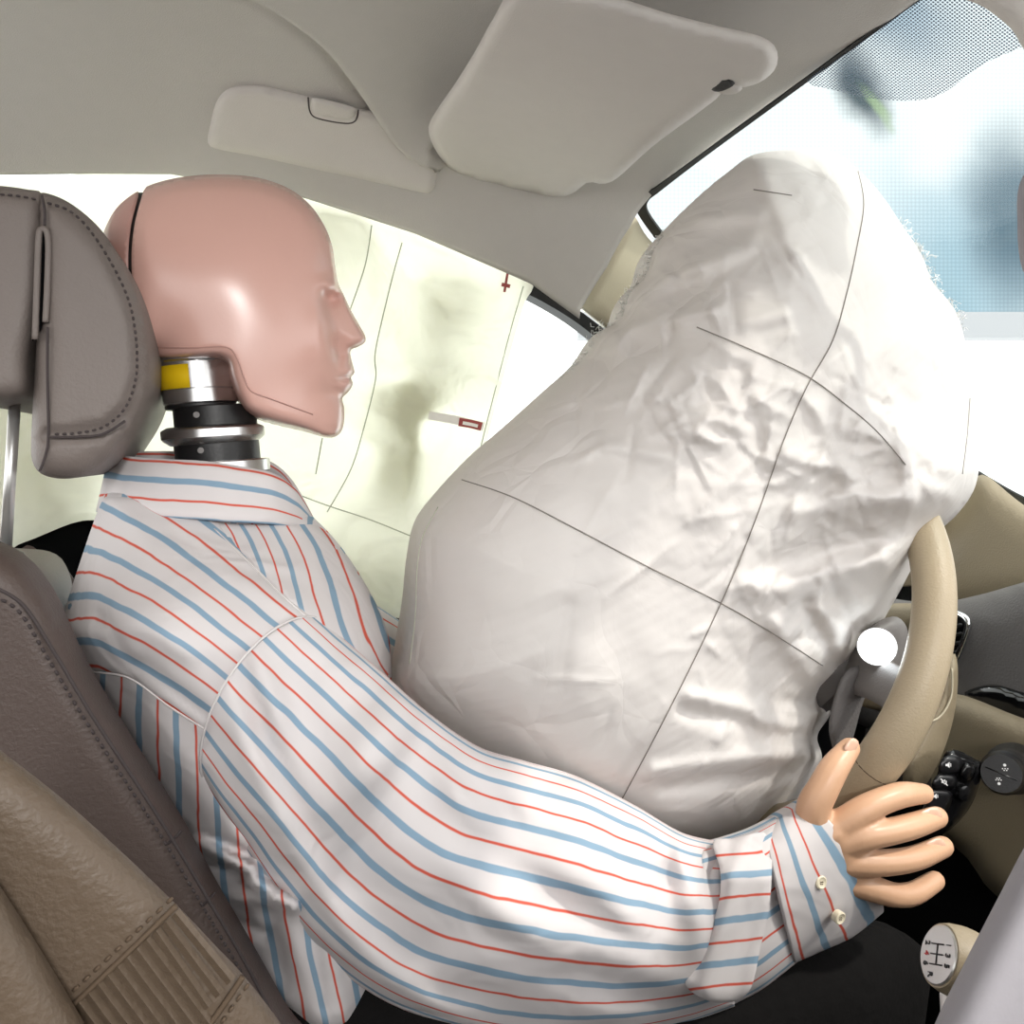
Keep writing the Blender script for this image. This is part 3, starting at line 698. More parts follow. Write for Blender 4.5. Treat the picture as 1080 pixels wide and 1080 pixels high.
# headrest: front pad, rear shell, slit, stitching, post
HB = -.105
hr_front = [(40, 204), (62, 208), (85, 222), (108, 244), (130, 277), (145, 310), (154, 345), (157, 380), (154, 410), (143, 440), (128, 465), (112, 486), (90, 501), (66, 505), (44, 500), (34, 486), (33, 460), (35, 420), (38, 360), (38, 280), (38, 225)]
hdr = padY('headrest', hr_front, HB, .020, 30, .19, 'headrest_leather', seat, step=6,
     extra=lambda px, py, d: .006 * sm(-seg_dist(px, py, [(40, 205), (80, 216), (112, 252), (138, 305), (149, 350), (151, 395), (138, 432), (108, 455), (52, 459)], False), -9, -5) * sm(d, 0, 8) * (-1))
hr_rear = [(-30, 196), (0, 196), (30, 200), (44, 205), (47, 240), (44, 300), (38, 345), (30, 375), (30, 405), (24, 418), (8, 422), (-30, 424), (-60, 380), (-60, 230)]
padY('headrest_rear', hr_rear, HB, .016, 22, .19, 'headrest_leather', seat, step=6)
padY('headrest_slit', [(44, 240), (48, 244), (47, 300), (44, 345), (38, 352), (34, 358), (36, 300), (41, 250)], HB - .0165, .0015, 3, .01, 'dark_void', hdr, step=3, ray=True)
def hp(pl, y, n=8):
    s = spline(pl, n); return onY(s[:, 0], s[:, 1], np.full(len(s), y))
tube('slit_piping', hp([(37, 358), (39, 300), (41, 250), (44, 242), (49, 244), (51, 260), (50, 300), (48, 340)], HB - .018), .0022, 'headrest_leather', hdr, k=8)
tube('headrest_seam', hp([(44, 206), (47, 222), (47, 238)], HB - .0175), .0010, 'thread_dark', hdr, k=6)
tube('headrest_seam', hp([(50, 345), (50, 400), (51, 459), (48, 480), (42, 497)], HB - .0195), .0010, 'thread_dark', hdr, k=6)
tube('headrest_seam', hp([(51, 461), (80, 461), (108, 458), (132, 444)], HB - .0205), .0010, 'thread_dark', hdr, k=6)
stitches('headrest_stitching', hp([(50, 214), (76, 224), (100, 250), (124, 290), (138, 325), (144, 365), (143, 400), (132, 430), (110, 450), (80, 457), (52, 458)], HB - .0212), .0011, 'thread_dark', hdr, gap=.0048)
stitches('headrest_stitching', hp([(0, 205), (22, 207), (44, 212)], HB - .0165), .0009, 'thread_dark', hdr, gap=.0048)
pp = [pY(16, 420, -.06), pY(11, 500, -.06), pY(6, 582, -.06)]
tube('headrest_post', pp, 0.0042, 'satin_silver', seat, k=16)
lathe('post_socket', pY(6, 582, -.06), (.06, 0, 1), [(.0, -.02), (.012, -.02), (.014, -.004), (.012, 0), (.007, .002)], 'black_plastic', seat, k=20)

# ============================================================ PASSENGER SEAT (lower left corner)
ps = thing('car_seat', 'beige leather passenger seat edge with ribbed insert in the lower left corner', 'car seat', (-.1, -.62, 0))
PB = -.50
po = [(-60, 740), (-20, 775), (20, 806), (70, 846), (130, 900), (186, 954), (226, 996), (258, 1030), (300, 1085), (340, 1150), (200, 1260), (-60, 1200)]
padY('backrest', po, PB, .012, 60, .05, 'seat_leather_beige', ps, step=8, ray=True)
po2 = [(-60, 850), (-20, 905), (20, 965), (60, 1030), (95, 1090), (130, 1160), (60, 1220), (-60, 1180)]
padY('side_bolster', po2, PB - .018, .016, 60, .03, 'seat_leather_beige', ps, step=8, ray=True)
def pp_(pl, n=8, y=PB - .0125):
    s = spline(pl, n); return onY(s[:, 0], s[:, 1], np.full(len(s), y))
for k in range(11):
    t = (k + .5) / 11
    a = np.array([78, 1062]) * (1 - t) + np.array([190, 958]) * t
    e = np.array([118, 1180]) * (1 - t) + np.array([250, 1028]) * t
    if k < 8: e = a + np.array([112, 150])
    w2 = np.array([112, -104]) / 11 * .46
    q = onY(np.array([a[0] - w2[0], a[0] + w2[0], e[0] + w2[0], e[0] - w2[0], a[0], e[0]]), np.array([a[1] - w2[1], a[1] + w2[1], e[1] + w2[1], e[1] - w2[1], a[1], e[1]]), np.array([PB - .0122] * 4 + [PB - .0138] * 2))
    mesh('rib', q, [(0, 4, 5, 3), (4, 1, 2, 5), (0, 1, 4), (3, 5, 2), (0, 3, 2, 1)], 'seat_leather_beige', ps, smooth=False)
tube('seam', pp_([(186, 955), (140, 1000), (75, 1062)]), .0010, 'thread_beige', ps, k=6)
tube('seam', pp_([(256, 1030), (236, 1060), (214, 1090)]), .0010, 'thread_beige', ps, k=6)
stitches('stitching', pp_([(182, 947), (134, 992), (70, 1052)]), .0007, 'thread_beige', ps, gap=.004)
stitches('stitching', pp_([(262, 1038), (244, 1064), (224, 1092)]), .0007, 'thread_beige', ps, gap=.004)

# ============================================================ CRASH TEST DUMMY
dm = thing('crash_test_dummy', 'pink-headed crash test dummy in striped shirt leaning into the airbag', 'dummy', (.0, 0, .24))
# ---- head
head_all = np.array([(150, 199), (175, 190), (205, 185), (240, 184), (275, 188), (305, 199), (326, 215), (341, 236), (350, 258), (354, 283), (357, 299), (363, 312), (370, 327), (379, 343), (385, 354), (385, 361),
        (377, 366), (370, 369), (370, 376), (373, 388), (374, 393), (370, 398), (372, 403), (371, 408), (366, 415), (361, 420), (363, 430), (363, 444), (360, 455), (353, 461), (342, 461), (320, 455), (295, 449), (274, 443), (258, 434), (249, 420), (241, 398), (234, 380),
        (200, 379), (160, 378), (140, 374), (118, 340), (108, 300), (106, 262), (112, 238), (126, 216)], float)
HS5 = spline(head_all, 5, True)
top_arc = np.vstack([HS5[39 * 5:], HS5[:9 * 5 + 1]])
face_arc = HS5[8 * 5:28 * 5 + 1]
low_arc = HS5[28 * 5:40 * 5 + 1]
def headT(px, py):
    dt = seg_dist(px, py, top_arc, False); df = seg_dist(px, py, face_arc, False); dl = seg_dist(px, py, low_arc, False)
    g1 = dome(dt, 150, 1.0) * 1.06; g3 = dome(dl, 16, 1.0)
    xs = np.clip(df / 78, 0, 1); nose = sm(py, 296, 318) * (1 - sm(py, 372, 388))
    gs = np.sqrt(np.clip(1 - (1 - xs) ** 2, 0, 1)); gn = np.clip(.11 + xs * .75, 0, 1) * np.minimum(1, df / 3)
    gm = np.minimum(1, xs * 1.35) ** .75
    crease = 336 + (py - 300) * .24
    wn = nose * sm(px, crease - 10, crease + 8)
    g2 = gs * (1 - wn) + gn * wn
    mouth = sm(py, 372, 384) * (1 - sm(py, 412, 424)); g2 = g2 * (1 - mouth * .6) + gm * mouth * .6
    k = 5.0; e = 1e-4
    g = ((g1 + e) ** -k + (g2 + e) ** -k + (g3 + e) ** -k) ** (-1 / k)
    t = .079 * g * (1.04 - .30 * ((py - 292) / 180.) ** 2) * (1 - .20 * sm(px, 290, 350) * sm(py, 300, 440))
    def gau(x, y, rx, ry, a, rot=0):
        c, s = math.cos(rot), math.sin(rot); u = (px - x) * c + (py - y) * s; v = -(px - x) * s + (py - y) * c
        return a * np.exp(-(u / rx) ** 2 - (v / ry) ** 2)
    ed = np.minimum(1, np.minimum(df, dl) / 4)
    t = t + ed * (gau(351, 313, 8, 9, -.013, .2) + gau(352, 302, 7, 4, .005, -.7) + gau(343, 298, 7, 5, .003) + gau(346, 303, 6, 4, .003, -.6) + gau(371, 362, 8, 6, .004) + gau(364, 400, 9, 2.4, -.009) + gau(366, 393, 7, 3, .003) + gau(365, 408, 6, 3.5, .003) + gau(350, 345, 3.5, 34, -.0045, -.25) + gau(357, 384, 4, 9, -.004, .2) + gau(354, 448, 7, 8, .002))
    da = seg_dist(px, py, HS5)
    return np.maximum(t, 0) * np.sqrt(np.clip((da - .4) / 2.5, 0, 1))
cut = np.array([(151, 196), (146, 212), (140, 236), (137, 262), (137, 290), (139, 330), (142, 378)], float)
hs = resample(spline(head_all, 5, True), 2.5)
cs = spline(cut, 6)
def cutx(y): return np.interp(y, cs[:, 1], cs[:, 0])
main = hs[hs[:, 0] > cutx(hs[:, 1]) + 2]; 
i0 = np.argmax(np.hypot(*np.diff(np.vstack([main, main[:1]]), axis=0).T)); main = np.roll(main, -(i0 + 1), 0)
cc = cs[(cs[:, 1] > main[0][1] - 1 if main[0][1] < main[-1][1] else cs[:, 1] > main[-1][1] - 1)]
def cutline(y0, y1, dx, n=40):
    y = np.linspace(y0, y1, n); return np.c_[cutx(y) + dx, y]
main_out = np.vstack([main, cutline(main[-1][1], main[0][1], 2)[1:-1]])
capp = hs[hs[:, 0] < cutx(hs[:, 1]) - 2]
i0 = np.argmax(np.hypot(*np.diff(np.vstack([capp, capp[:1]]), axis=0).T)); capp = np.roll(capp, -(i0 + 1), 0)
cap_out = np.vstack([capp, cutline(capp[-1][1], capp[0][1], -2)[1:-1]])
def head_piece(name, out, shrink, m, step):
    f = fill(out, step, closed_spline=False, seg=2.5)
    vs, tris = f[0], f[1]
    T = headT(vs[:, 0], vs[:, 1]); E = np.array([(a, b) for t in tris for a, b in ((t[0], t[1]), (t[1], t[2]), (t[2], t[0]))]); wgt = sm(seg_dist(vs[:, 0], vs[:, 1], HS5), 14, 45)
    wgt = wgt * (1 - .9 * sm(vs[:, 0], 318, 335)) * sm(vs[:, 0], 152, 190)
    for _ in range(220):
        A_ = np.zeros(len(T)); C_ = np.zeros(len(T)); np.add.at(A_, E[:, 0], T[E[:, 1]]); np.add.at(A_, E[:, 1], T[E[:, 0]]); np.add.at(C_, E[:, 0], 1); np.add.at(C_, E[:, 1], 1)
        T = T + wgt * .8 * (A_ / np.maximum(C_, 1) - T)
    fr = lambda px, py, d: onY(px, py, -np.maximum(T - shrink, 0))
    def bk(px, py, d):
        p = fr(px, py, d); p[:, 1] *= -1; return p
    return body(name, f, fr, bk, m, dm)
head = head_piece('head', main_out, 0, 'dummy_skin', 3.0)
head_piece('skull_cap', cap_out, .001, 'dummy_cap', 4.0)['label'] = 'darker pink cap at the back of the head'
gk = np.vstack([cutline(203, 374, 6), cutline(374, 203, -6)])
head_piece('gasket', gk, .0045, 'black_rubber', 4.0)
# parting line of the skin on the jaw
jl = spline([(160, 366), (200, 367), (238, 366), (250, 378), (258, 400), (266, 413), (290, 422), (330, 437)], 8)
tube('parting_line', onY(jl[:, 0], jl[:, 1], -headT(jl[:, 0], jl[:, 1]) - .0001), .0006, 'dummy_cap', head, k=5)
# ---- neck: bracket, rubber discs and aluminium plates
n0 = Vector(pY(217, 492, 0)); n1 = Vector(pY(206, 380, 0)); nd = (n1 - n0).normalized(); Ln = (n1 - n0).length
def at(y): return (492 - y) / 112 * Ln
sx = Vector((1, 0, 0))
def nl(name, y_lo, y_hi, r, m, off=0.0, prof=None):
    p = n0 + sx * off; k = Ln / 112
    return lathe(name, p, nd, prof or [(0, at(y_lo)), (r - .0012, at(y_lo)), (r, at(y_lo) + .0012), (r, at(y_hi) - .0012), (r - .0012, at(y_hi)), (0, at(y_hi))], m, dm, k=48)
nl('neck_bracket', 426, 381, .031, 'aluminium', .001, [(0, at(427)), (.029, at(427)), (.0305, at(425)), (.0308, at(412)), (.0302, at(411.5)), (.0302, at(411)), (.031, at(410.5)), (.0312, at(384)), (.0318, at(383)), (.034, at(382)), (.034, at(379)), (0, at(379))])
nl('bracket_base', 431, 426, .0295, 'rubber_neck', .001)
nl('neck_rubber', 452, 428, .0345, 'rubber_neck', .012)
nl('neck_plate', 465, 447, .043, 'aluminium', .009, [(0, at(468)), (.036, at(468)), (.0415, at(463)), (.043, at(461)), (.043, at(453)), (.042, at(451.5)), (.038, at(449)), (0, at(448))])
nl('neck_rubber', 488, 464, .0355, 'rubber_neck', .011)
nl('neck_plate', 500, 486, .043, 'aluminium', .011)
for (x, y) in ((207, 437.5), (211.5, 475)):
    c = Vector(pY(x, y, -.033)); lathe('bolt', c, (.12, -1, 0), [(0, -.004), (.0026, -.004), (.0026, .002), (0, .002)], 'grey_plastic', dm, k=12)
# yellow label wrapped on the bracket
V = []; ax0 = n0 + sx * .001
e1 = Vector((0, -1, 0)); e1 = (e1 - nd * e1.dot(nd)).normalized(); e2 = nd.cross(e1)
if e2.x < 0: e2 = -e2
for k in range(11):
    a_ = math.radians(-86 + k * 7.6)
    for yy in (411, 387):
        for rr in (.0314, .0318): V.append(ax0 + nd * at(yy) + (e1 * math.cos(a_) + e2 * math.sin(a_)) * rr)
Fc = []
for k in range(10):
    a_, b_ = k * 4, k * 4 + 4
    Fc += [(a_ + 1, b_ + 1, b_ + 3, a_ + 3), (a_, a_ + 2, b_ + 2, b_), (a_, b_, b_ + 1, a_ + 1), (a_ + 2, a_ + 3, b_ + 3, b_ + 2)]
lab = mesh('sticker', [tuple(v) for v in V], Fc, 'yellow_label', dm); lab['label'] = 'yellow sticker on the neck bracket'

# ---- shirt: torso
tor = np.array([(112, 520), (160, 512), (230, 512), (300, 522), (335, 550), (362, 580), (390, 624), (408, 664), (413, 700), (414, 760), (430, 860), (440, 960), (430, 1060), (400, 1120), (330, 1140), (280, 1100), (225, 985), (180, 900), (128, 790), (84, 716), (63, 672), (70, 640), (84, 596), (100, 552)], float)
TOR = resample(spline(tor, 5, True), 6)
TY = -.02
folds = [(225, 790, 300, 930, -.012, 12), (160, 760, 260, 900, .006, 16), (205, 880, 270, 925, .024, 9), (195, 875, 262, 902, -.022, 6), (215, 915, 275, 925, -.026, 6), (265, 925, 310, 955, .024, 9), (230, 945, 290, 950, .016, 8), (225, 962, 280, 985, -.012, 7), (285, 960, 300, 1040, -.006, 10), (330, 985, 345, 1060, -.01, 12), (240, 980, 300, 1050, .006, 12),
         (120, 640, 200, 690, .004, 12), (150, 700, 225, 760, -.005, 8), (235, 600, 300, 640, .005, 10), (105, 650, 140, 700, -.006, 8), (180, 560, 215, 585, -.004, 6)]
def tT(px, py):
    d = np.where(inside(px, py, TOR), seg_dist(px, py, TOR), 0)
    sh = .5 + .5 * sm(py, 500, 690)
    t = dome(d, 120, .185) * (.42 + .58 * sm(py, 510, 690))
    for x1, y1, x2, y2, a, wd in folds:
        t = t + a * np.exp(-(seg_dist(px, py, [(x1, y1), (x2, y2)], False) / wd) ** 2) * np.minimum(1, d / 12)
    P = np.c_[px * .01, py * .01, 0 * px]
    return t + .006 * np.minimum(1, d / 20) * vnoise(P, 1.1, 5, 2)
f = fill(tor, 5, 5)
def torso_back(px, py, d):
    p = onY(px, py, np.full(len(px), TY)); p[:, 1] += np.minimum(dome(d, 110, .17), .2); return p
# back panel: near-vertical stripes
body('shirt_back', f, lambda px, py, d: onY(px, py, TY - tT(px, py)), torso_back, 'striped_cotton', dm,
     uv=lambda px, py: np.c_[py * .01, ((px + .10 * (1000 - py) - .00004 * (py - 900) ** 2 * 10) / 40.0) + .1])
def panel(name, out, lift, uvf, step=5, thick=.004):
    f = fill(out, step, 4)
    def fr(px, py, d): return onY(px, py, TY - tT(px, py) - lift * np.minimum(1, .3 + d / 5))
    def bk(px, py, d): return onY(px, py, TY - tT(px, py) + thick)
    return body(name, f, fr, bk, 'striped_cotton', dm, uv=uvf)
# yoke: stripes falling from the spine to the arm
yk = [(106, 532), (118, 524), (150, 526), (200, 530), (236, 556), (262, 590), (300, 628), (338, 660), (340, 700), (310, 740), (280, 780), (262, 806), (240, 790), (222, 772), (180, 745), (140, 716), (110, 708), (84, 709), (66, 676), (67, 650), (82, 600)]
def yoke_uv(px, py):
    s = .62 + .10 * sm(px, 150, 300); v = (py - .64 * (px - 90)) - 22 * sm(110 - px, 0, 60) + 10 * np.sin((px - 80) / 60.)
    return np.c_[px * .01, (v - 579) / 49.0 + .25]
panel('yoke', yk, .0030, yoke_uv)
# right front: stripes curving down over the chest
fr_ = [(222, 552), (262, 553), (310, 553), (338, 556), (362, 582), (390, 626), (407, 664), (412, 700), (411, 722), (388, 716), (350, 690), (334, 662), (300, 630), (262, 592), (238, 570)]
def front_uv(px, py):
    c = (px - 225) * .86 - (py - 560) * .52 + 30 * sm(py, 560, 700)
    return np.c_[py * .01, c / 27.0 * (1 - .12 * sm(px, 300, 410)) + .1]
panel('front_panel', fr_, .0020, front_uv)
# seams
def tors_tube(name, pl, lift, r, parent=dm):
    s = spline(pl, 8); return tube(name, onY(s[:, 0], s[:, 1], TY - tT(s[:, 0], s[:, 1]) - lift), r, 'shirt_seam', parent, k=6)
tors_tube('yoke_seam', [(80, 708), (110, 710), (140, 717), (180, 746), (232, 779)], .0012, .0008)
tors_tube('shoulder_seam', [(226, 558), (262, 592), (300, 630), (334, 660)], .0022, .0008)
# collar: a turned-down ring round the neck
ct = spline([(117, 477), (140, 482), (175, 485), (215, 487), (255, 493), (288, 500), (308, 514), (320, 530), (332, 552)], 6)
cbm = spline([(103, 540), (130, 542), (165, 545), (205, 547), (245, 550), (280, 552), (305, 555), (322, 558), (334, 562)], 6)
n = len(ct); V = []; UV = []; KV = 8
half = np.sin(np.linspace(0, math.pi, n)) ** .7
rowsN = []
for i in range(n):
    for k in range(KV):
        t = k / (KV - 1); p = ct[i] * (1 - t) + cbm[i] * t; Y = -(.072 + .024 * t) * half[i]
        rowsN.append(pY(p[0], p[1], Y)); UV.append((i / n, t * 1.5 + .60))
rowsN = np.array(rowsN); rowsF = rowsN * np.array([1, -1, 1]); rowsF[:, 2] += .009 * np.repeat(half, KV)
V = np.vstack([rowsN, rowsF]); UV = UV + UV; m_ = len(rowsN); Fc = []
for s_ in (0, m_):
    for i in range(n - 1):
        for k in range(KV - 1):
            Fc.append((s_ + i * KV + k, s_ + i * KV + k + 1, s_ + (i + 1) * KV + k + 1, s_ + (i + 1) * KV + k))
co = mesh('collar', V, Fc, 'striped_cotton', dm, uv=np.array(UV), merge=False)
md = co.modifiers.new('cloth', 'SOLIDIFY'); md.thickness = .003; md.offset = 0

# ---- right sleeve
slv = [(342, 655, 226, 838, -.16, .066, .05, -44, -30), (372, 682, 242, 868, -.165, .068, .05, -34, -22), (402, 708, 264, 902, -.17, .068, .05, -20, -12), (452, 752, 318, 985, -.175, .068, .05), (505, 788, 392, 1048, -.18, .07, .05), (552, 803, 470, 1080, -.18, .07, .05),
       (610, 820, 560, 1096, -.18, .068, .05), (670, 850, 650, 1094, -.18, .062, .05), (722, 880, 722, 1080, -.18, .056, .045), (764, 890, 775, 1062, -.175, .05, .04)]
wr = [(.30, 1.3, .05, .7, .012), (.34, 1.5, .025, .8, -.010), (.25, .7, .04, .4, -.008), (.60, 1.7, .12, .16, .010), (.68, 1.5, .14, .13, -.009), (.48, 1.0, .10, .15, .009), (.12, 1.4, .12, .12, .007), (.16, 1.7, .14, .12, -.007), (.78, 2.2, .10, .18, -.008), (.88, .8, .03, .7, .010), (.94, .8, .02, .8, -.010), (.40, 2.4, .18, .14, .007), (.06, 1.2, .25, .5, -.006), (.30, .9, .06, .5, .008), (.36, .75, .05, .5, -.007), (.52, .55, .07, .35, .010), (.55, .95, .05, .6, -.006), (.62, .4, .04, .4, -.007), (.70, 1.3, .10, .5, .006), (.80, 1.8, .08, .5, .008), (.86, 1.0, .05, .8, -.008), (.93, 1.4, .04, .9, .009), (.2, 2.0, .15, .35, .006), (.45, 2.1, .2, .3, -.006)]
def sl_disp(s, th):
    t = 0 * th
    for s0, t0, sw, tw, a in wr: t = t + a * np.exp(-((s - s0) / sw) ** 2 - ((th - t0 - (s - s0) * 2) / tw) ** 2)
    return 1.6 * t + .007 * np.array([noise.fractal(Vector((s * 7, x * 1.6, 3.1)), 1, 2, 2) for x in th])
loft('sleeve', slv, 'striped_cotton', dm, n=10, K=36, vrep=8.2, disp=sl_disp, voff=.55)
am = spline([(340, 655), (318, 668), (284, 690), (246, 714), (236, 740), (231, 790), (230, 836)], 6)
th_ = np.linspace(.12, math.pi - .1, 40); k_ = (1 - np.cos(th_)) / 2
tube('armhole_seam', onY(342 + (226 - 342) * k_ - 44 * np.sin(th_), 655 + (838 - 655) * k_ - 30 * np.sin(th_), -.16 - (.0662 + .003) * np.sin(th_)), .0009, 'shirt_seam', dm, k=6)
# forearm between sleeve and cuff, folded placket, cuff
fo = [(740, 893, 745, 1072, -.176, .050, .04), (790, 878, 800, 1046, -.175, .046, .04), (822, 862, 852, 1006, -.170, .034, .034), (846, 856, 888, 980, -.168, .026, .03)]
loft('lower_sleeve', fo, 'striped_cotton', dm, n=8, K=30, vrep=5.6, voff=.1, disp=lambda s, th: .006 * np.sin(9 * s + 4 * th) * np.sin(th) * (1 - s))
pl = [(752, 888), (778, 884), (806, 878), (814, 900), (812, 950), (802, 1000), (790, 1046), (762, 1058), (735, 1050), (722, 1036), (732, 1018), (756, 960), (760, 920)]
f = fill(pl, 5, 4)
def plY(px, py): return -.236 + .03 * ((px - 775) / 50.) ** 2 * .5 + .035 * sm(py, 930, 880) - 0.0
body('placket', f, lambda px, py, d: onY(px, py, -.231 + .035 * (1 - sm(py, 880, 930)) - .006 * np.sin(np.clip((px - 730 - (1050 - py) * .25) / 60, 0, 1) * 6.3) - .004 * np.minimum(1, d / 8)),
     lambda px, py, d: onY(px, py, -.222 + .035 * (1 - sm(py, 880, 930)) + 0 * d), 'striped_cotton', dm, uv=lambda px, py: np.c_[px * .01, (py + .12 * (px - 760)) / 46.0 + .05])
cf = [(806, 876, 838, 1016, -.172, .046, .042), (822, 862, 870, 1002, -.171, .045, .042), (838, 852, 900, 988, -.17, .044, .041), (848, 846, 931, 963, -.169, .043, .04, 10, -8)]
def axes_cuff():
    o = loft('cuff', cf, 'striped_cotton', dm, n=8, K=30, cap=False, vrep=1, urep=1)
    # stripes run round the wrist: swap the coordinates
    l = o.data.uv_layers[0]
    for d_ in l.data: u, v = d_.uv; d_.uv = (v, u * 2.1 + .42)
    md = o.modifiers.new('cloth', 'SOLIDIFY'); md.thickness = .003; md.offset = -1
    return o
cuff = axes_cuff()
s_ = spline([(846, 1008), (872, 985), (905, 952), (893, 925)], 6)
for (x, y) in ((865.5, 930.5), (885.5, 968)):
    c = Vector(pY(x, y, -.2138)); ax = Vector((.15, -1, .12 if y < 950 else -.1))
    b_ = lathe('button', c, ax, [(0, -.004), (.0052, -.004), (.0056, .0), (.0056, .0012), (.0045, .0018), (.0032, .0010), (0, .0010)], 'button_shell', cuff, k=24)
    for k in range(4):
        q = c + Vector((math.cos(k * 1.57 + .6), 0, math.sin(k * 1.57 + .6))) * .0012 - Vector((0, .0012, 0))
        lathe('button_hole', q, ax, [(0, -.001), (.0004, -.001), (.0004, .0006), (0, .0006)], 'thread_beige', b_, k=8)
# far sleeve, seen as a sliver between chest and airbag
loft('far_sleeve', [(330, 600, 300, 720, .16, .045, .045), (400, 640, 370, 760, .17, .045, .045), (520, 720, 500, 830, .17, .04, .04), (640, 760, 640, 850, .16, .035, .035), (730, 770, 735, 840, .15, .03, .03)], 'striped_cotton', dm, n=6, K=12, vrep=4)

# ---- right hand: fingers and palm blended into one skin
hand_geo = []
def chain(pts, k=12):
    P = spline(pts, 5); W = np.array([pY(x, y, Y) for x, y, Y, r in P]); rad = [max(r, 1) * .00084 for r in P[:, 3]]
    # rounded ends
    v, f = tube_geo(W, rad, k); hand_geo.append((v, f))
    bm = bmesh.new(); 
    for c, r in ((W[0], rad[0]), (W[-1], rad[-1])):
        bmesh.ops.create_icosphere(bm, subdivisions=2, radius=r * 1.0, matrix=__import__('mathutils').Matrix.Translation(Vector(c)))
    bm.verts.index_update(); hand_geo.append(([tuple(x.co) for x in bm.verts], [tuple(q.index for q in p.verts) for p in bm.faces])); bm.free()
HY = -.20
chain([(884, 872, HY, 15), (908, 856, HY - .006, 14.5), (930, 845, HY - .008, 13.5), (952, 838, HY - .006, 13), (974, 837, HY + .004, 10.5)])
chain([(886, 890, HY - .002, 15), (912, 882, HY - .010, 14.5), (938, 877, HY - .012, 13.5), (962, 871, HY - .010, 13), (988, 862, HY + .002, 11.5)])
chain([(888, 908, HY - .001, 15), (916, 910, HY - .007, 14), (944, 909, HY - .009, 13), (968, 904, HY - .006, 12.5), (994, 893, HY + .006, 11.5)])
chain([(892, 928, HY + .003, 14), (920, 937, HY - .002, 13.5), (944, 944, HY - .003, 12.5), (964, 942, HY, 12), (986, 929, HY + .008, 10.5)])
chain([(858, 872, HY + .010, 17), (858, 852, HY + .008, 17), (868, 832, HY + .006, 15.5), (880, 810, HY + .008, 14.5), (896, 789, HY + .014, 11)])
chain([(848, 885, HY + .022, 17), (872, 878, HY + .006, 22), (898, 868, HY + .004, 16)])
chain([(854, 905, HY + .022, 18), (880, 896, HY + .004, 21), (906, 890, HY + .002, 16)])
chain([(866, 925, HY + .022, 15), (890, 914, HY + .006, 19), (912, 914, HY + .005, 15)])
chain([(876, 935, HY + .022, 14), (896, 926, HY + .010, 17), (916, 936, HY + .006, 13)])
chain([(800, 935, HY + .035, 24), (840, 910, HY + .03, 22), (868, 900, HY + .016, 22)])
V = []; Fc = []
for v, f in hand_geo:
    o_ = len(V); V += v; Fc += [tuple(i + o_ for i in x) for x in f]
hand = mesh('hand', V, Fc, 'hand_skin', dm, merge=False)
rm = hand.modifiers.new('skin', 'REMESH'); rm.mode = 'VOXEL'; rm.voxel_size = .0016; rm.use_smooth_shade = True
s2 = hand.modifiers.new('soft', 'SMOOTH'); s2.factor = .5; s2.iterations = 6
def nail(x, y, Y, w_, h_, rot):
    th = np.linspace(0, 2 * math.pi, 20, endpoint=False); c, s = math.cos(rot), math.sin(rot)
    ox = w_ * np.sign(np.cos(th)) * np.abs(np.cos(th)) ** .7; oy = h_ * np.sign(np.sin(th)) * np.abs(np.sin(th)) ** .8
    f = fill(np.c_[x + ox * c - oy * s, y + ox * s + oy * c], 3, 2)
    body('nail', f, lambda px, py, d: onY(px, py, Y - dome(d, 6, .0010)), lambda px, py, d: onY(px, py, np.full(len(px), Y + .006)), 'hand_nail', hand)
nail(981, 862, HY - .0085, 13, 9.5, -.35); nail(986, 894, HY - .004, 12, 9, -.45); nail(898, 787, HY + .0048, 9, 6, -.95)
# ---- trousers
tw = loft('trousers', [(300, 1010, 290, 1300, -.10, .08, .08), (420, 1000, 420, 1300, -.11, .085, .08), (560, 1010, 560, 1280, -.12, .085, .08), (700, 1012, 700, 1260, -.12, .08, .08), (820, 990, 820, 1230, -.11, .075, .07), (930, 975, 920, 1200, -.10, .07, .07), (985, 1010, 960, 1200, -.09, .05, .05)], 'trouser_black', dm, n=6, K=16)
# ============================================================ DRIVER AIRBAG
air = np.array([(772, 178), (795, 163), (832, 158), (878, 160), (904, 178), (930, 206), (953, 240), (972, 268), (984, 298), (1008, 328), (1020, 370), (1030, 420), (1034, 468), (1029, 512), (1010, 542), (986, 564), (966, 592), (951, 620), (937, 645),
       (924, 668), (908, 694), (888, 716), (868, 732), (876, 752), (862, 776), (867, 800), (856, 826), (838, 850), (812, 872), (780, 892), (735, 905), (680, 905), (610, 890), (540, 850), (470, 800), (432, 760), (415, 722), (419, 690), (427, 640), (432, 592), (441, 552), (462, 522), (500, 481), (540, 446), (580, 410), (614, 379), (634, 350), (654, 336), (664, 310), (682, 288), (692, 258), (716, 230), (742, 204)], float)
ab = thing('driver_airbag', 'huge crumpled off-white driver airbag filling the space before the dummy', 'airbag', tuple(pY(800, 860, .0)))
AR = resample(spline(air, 5, True), 6)
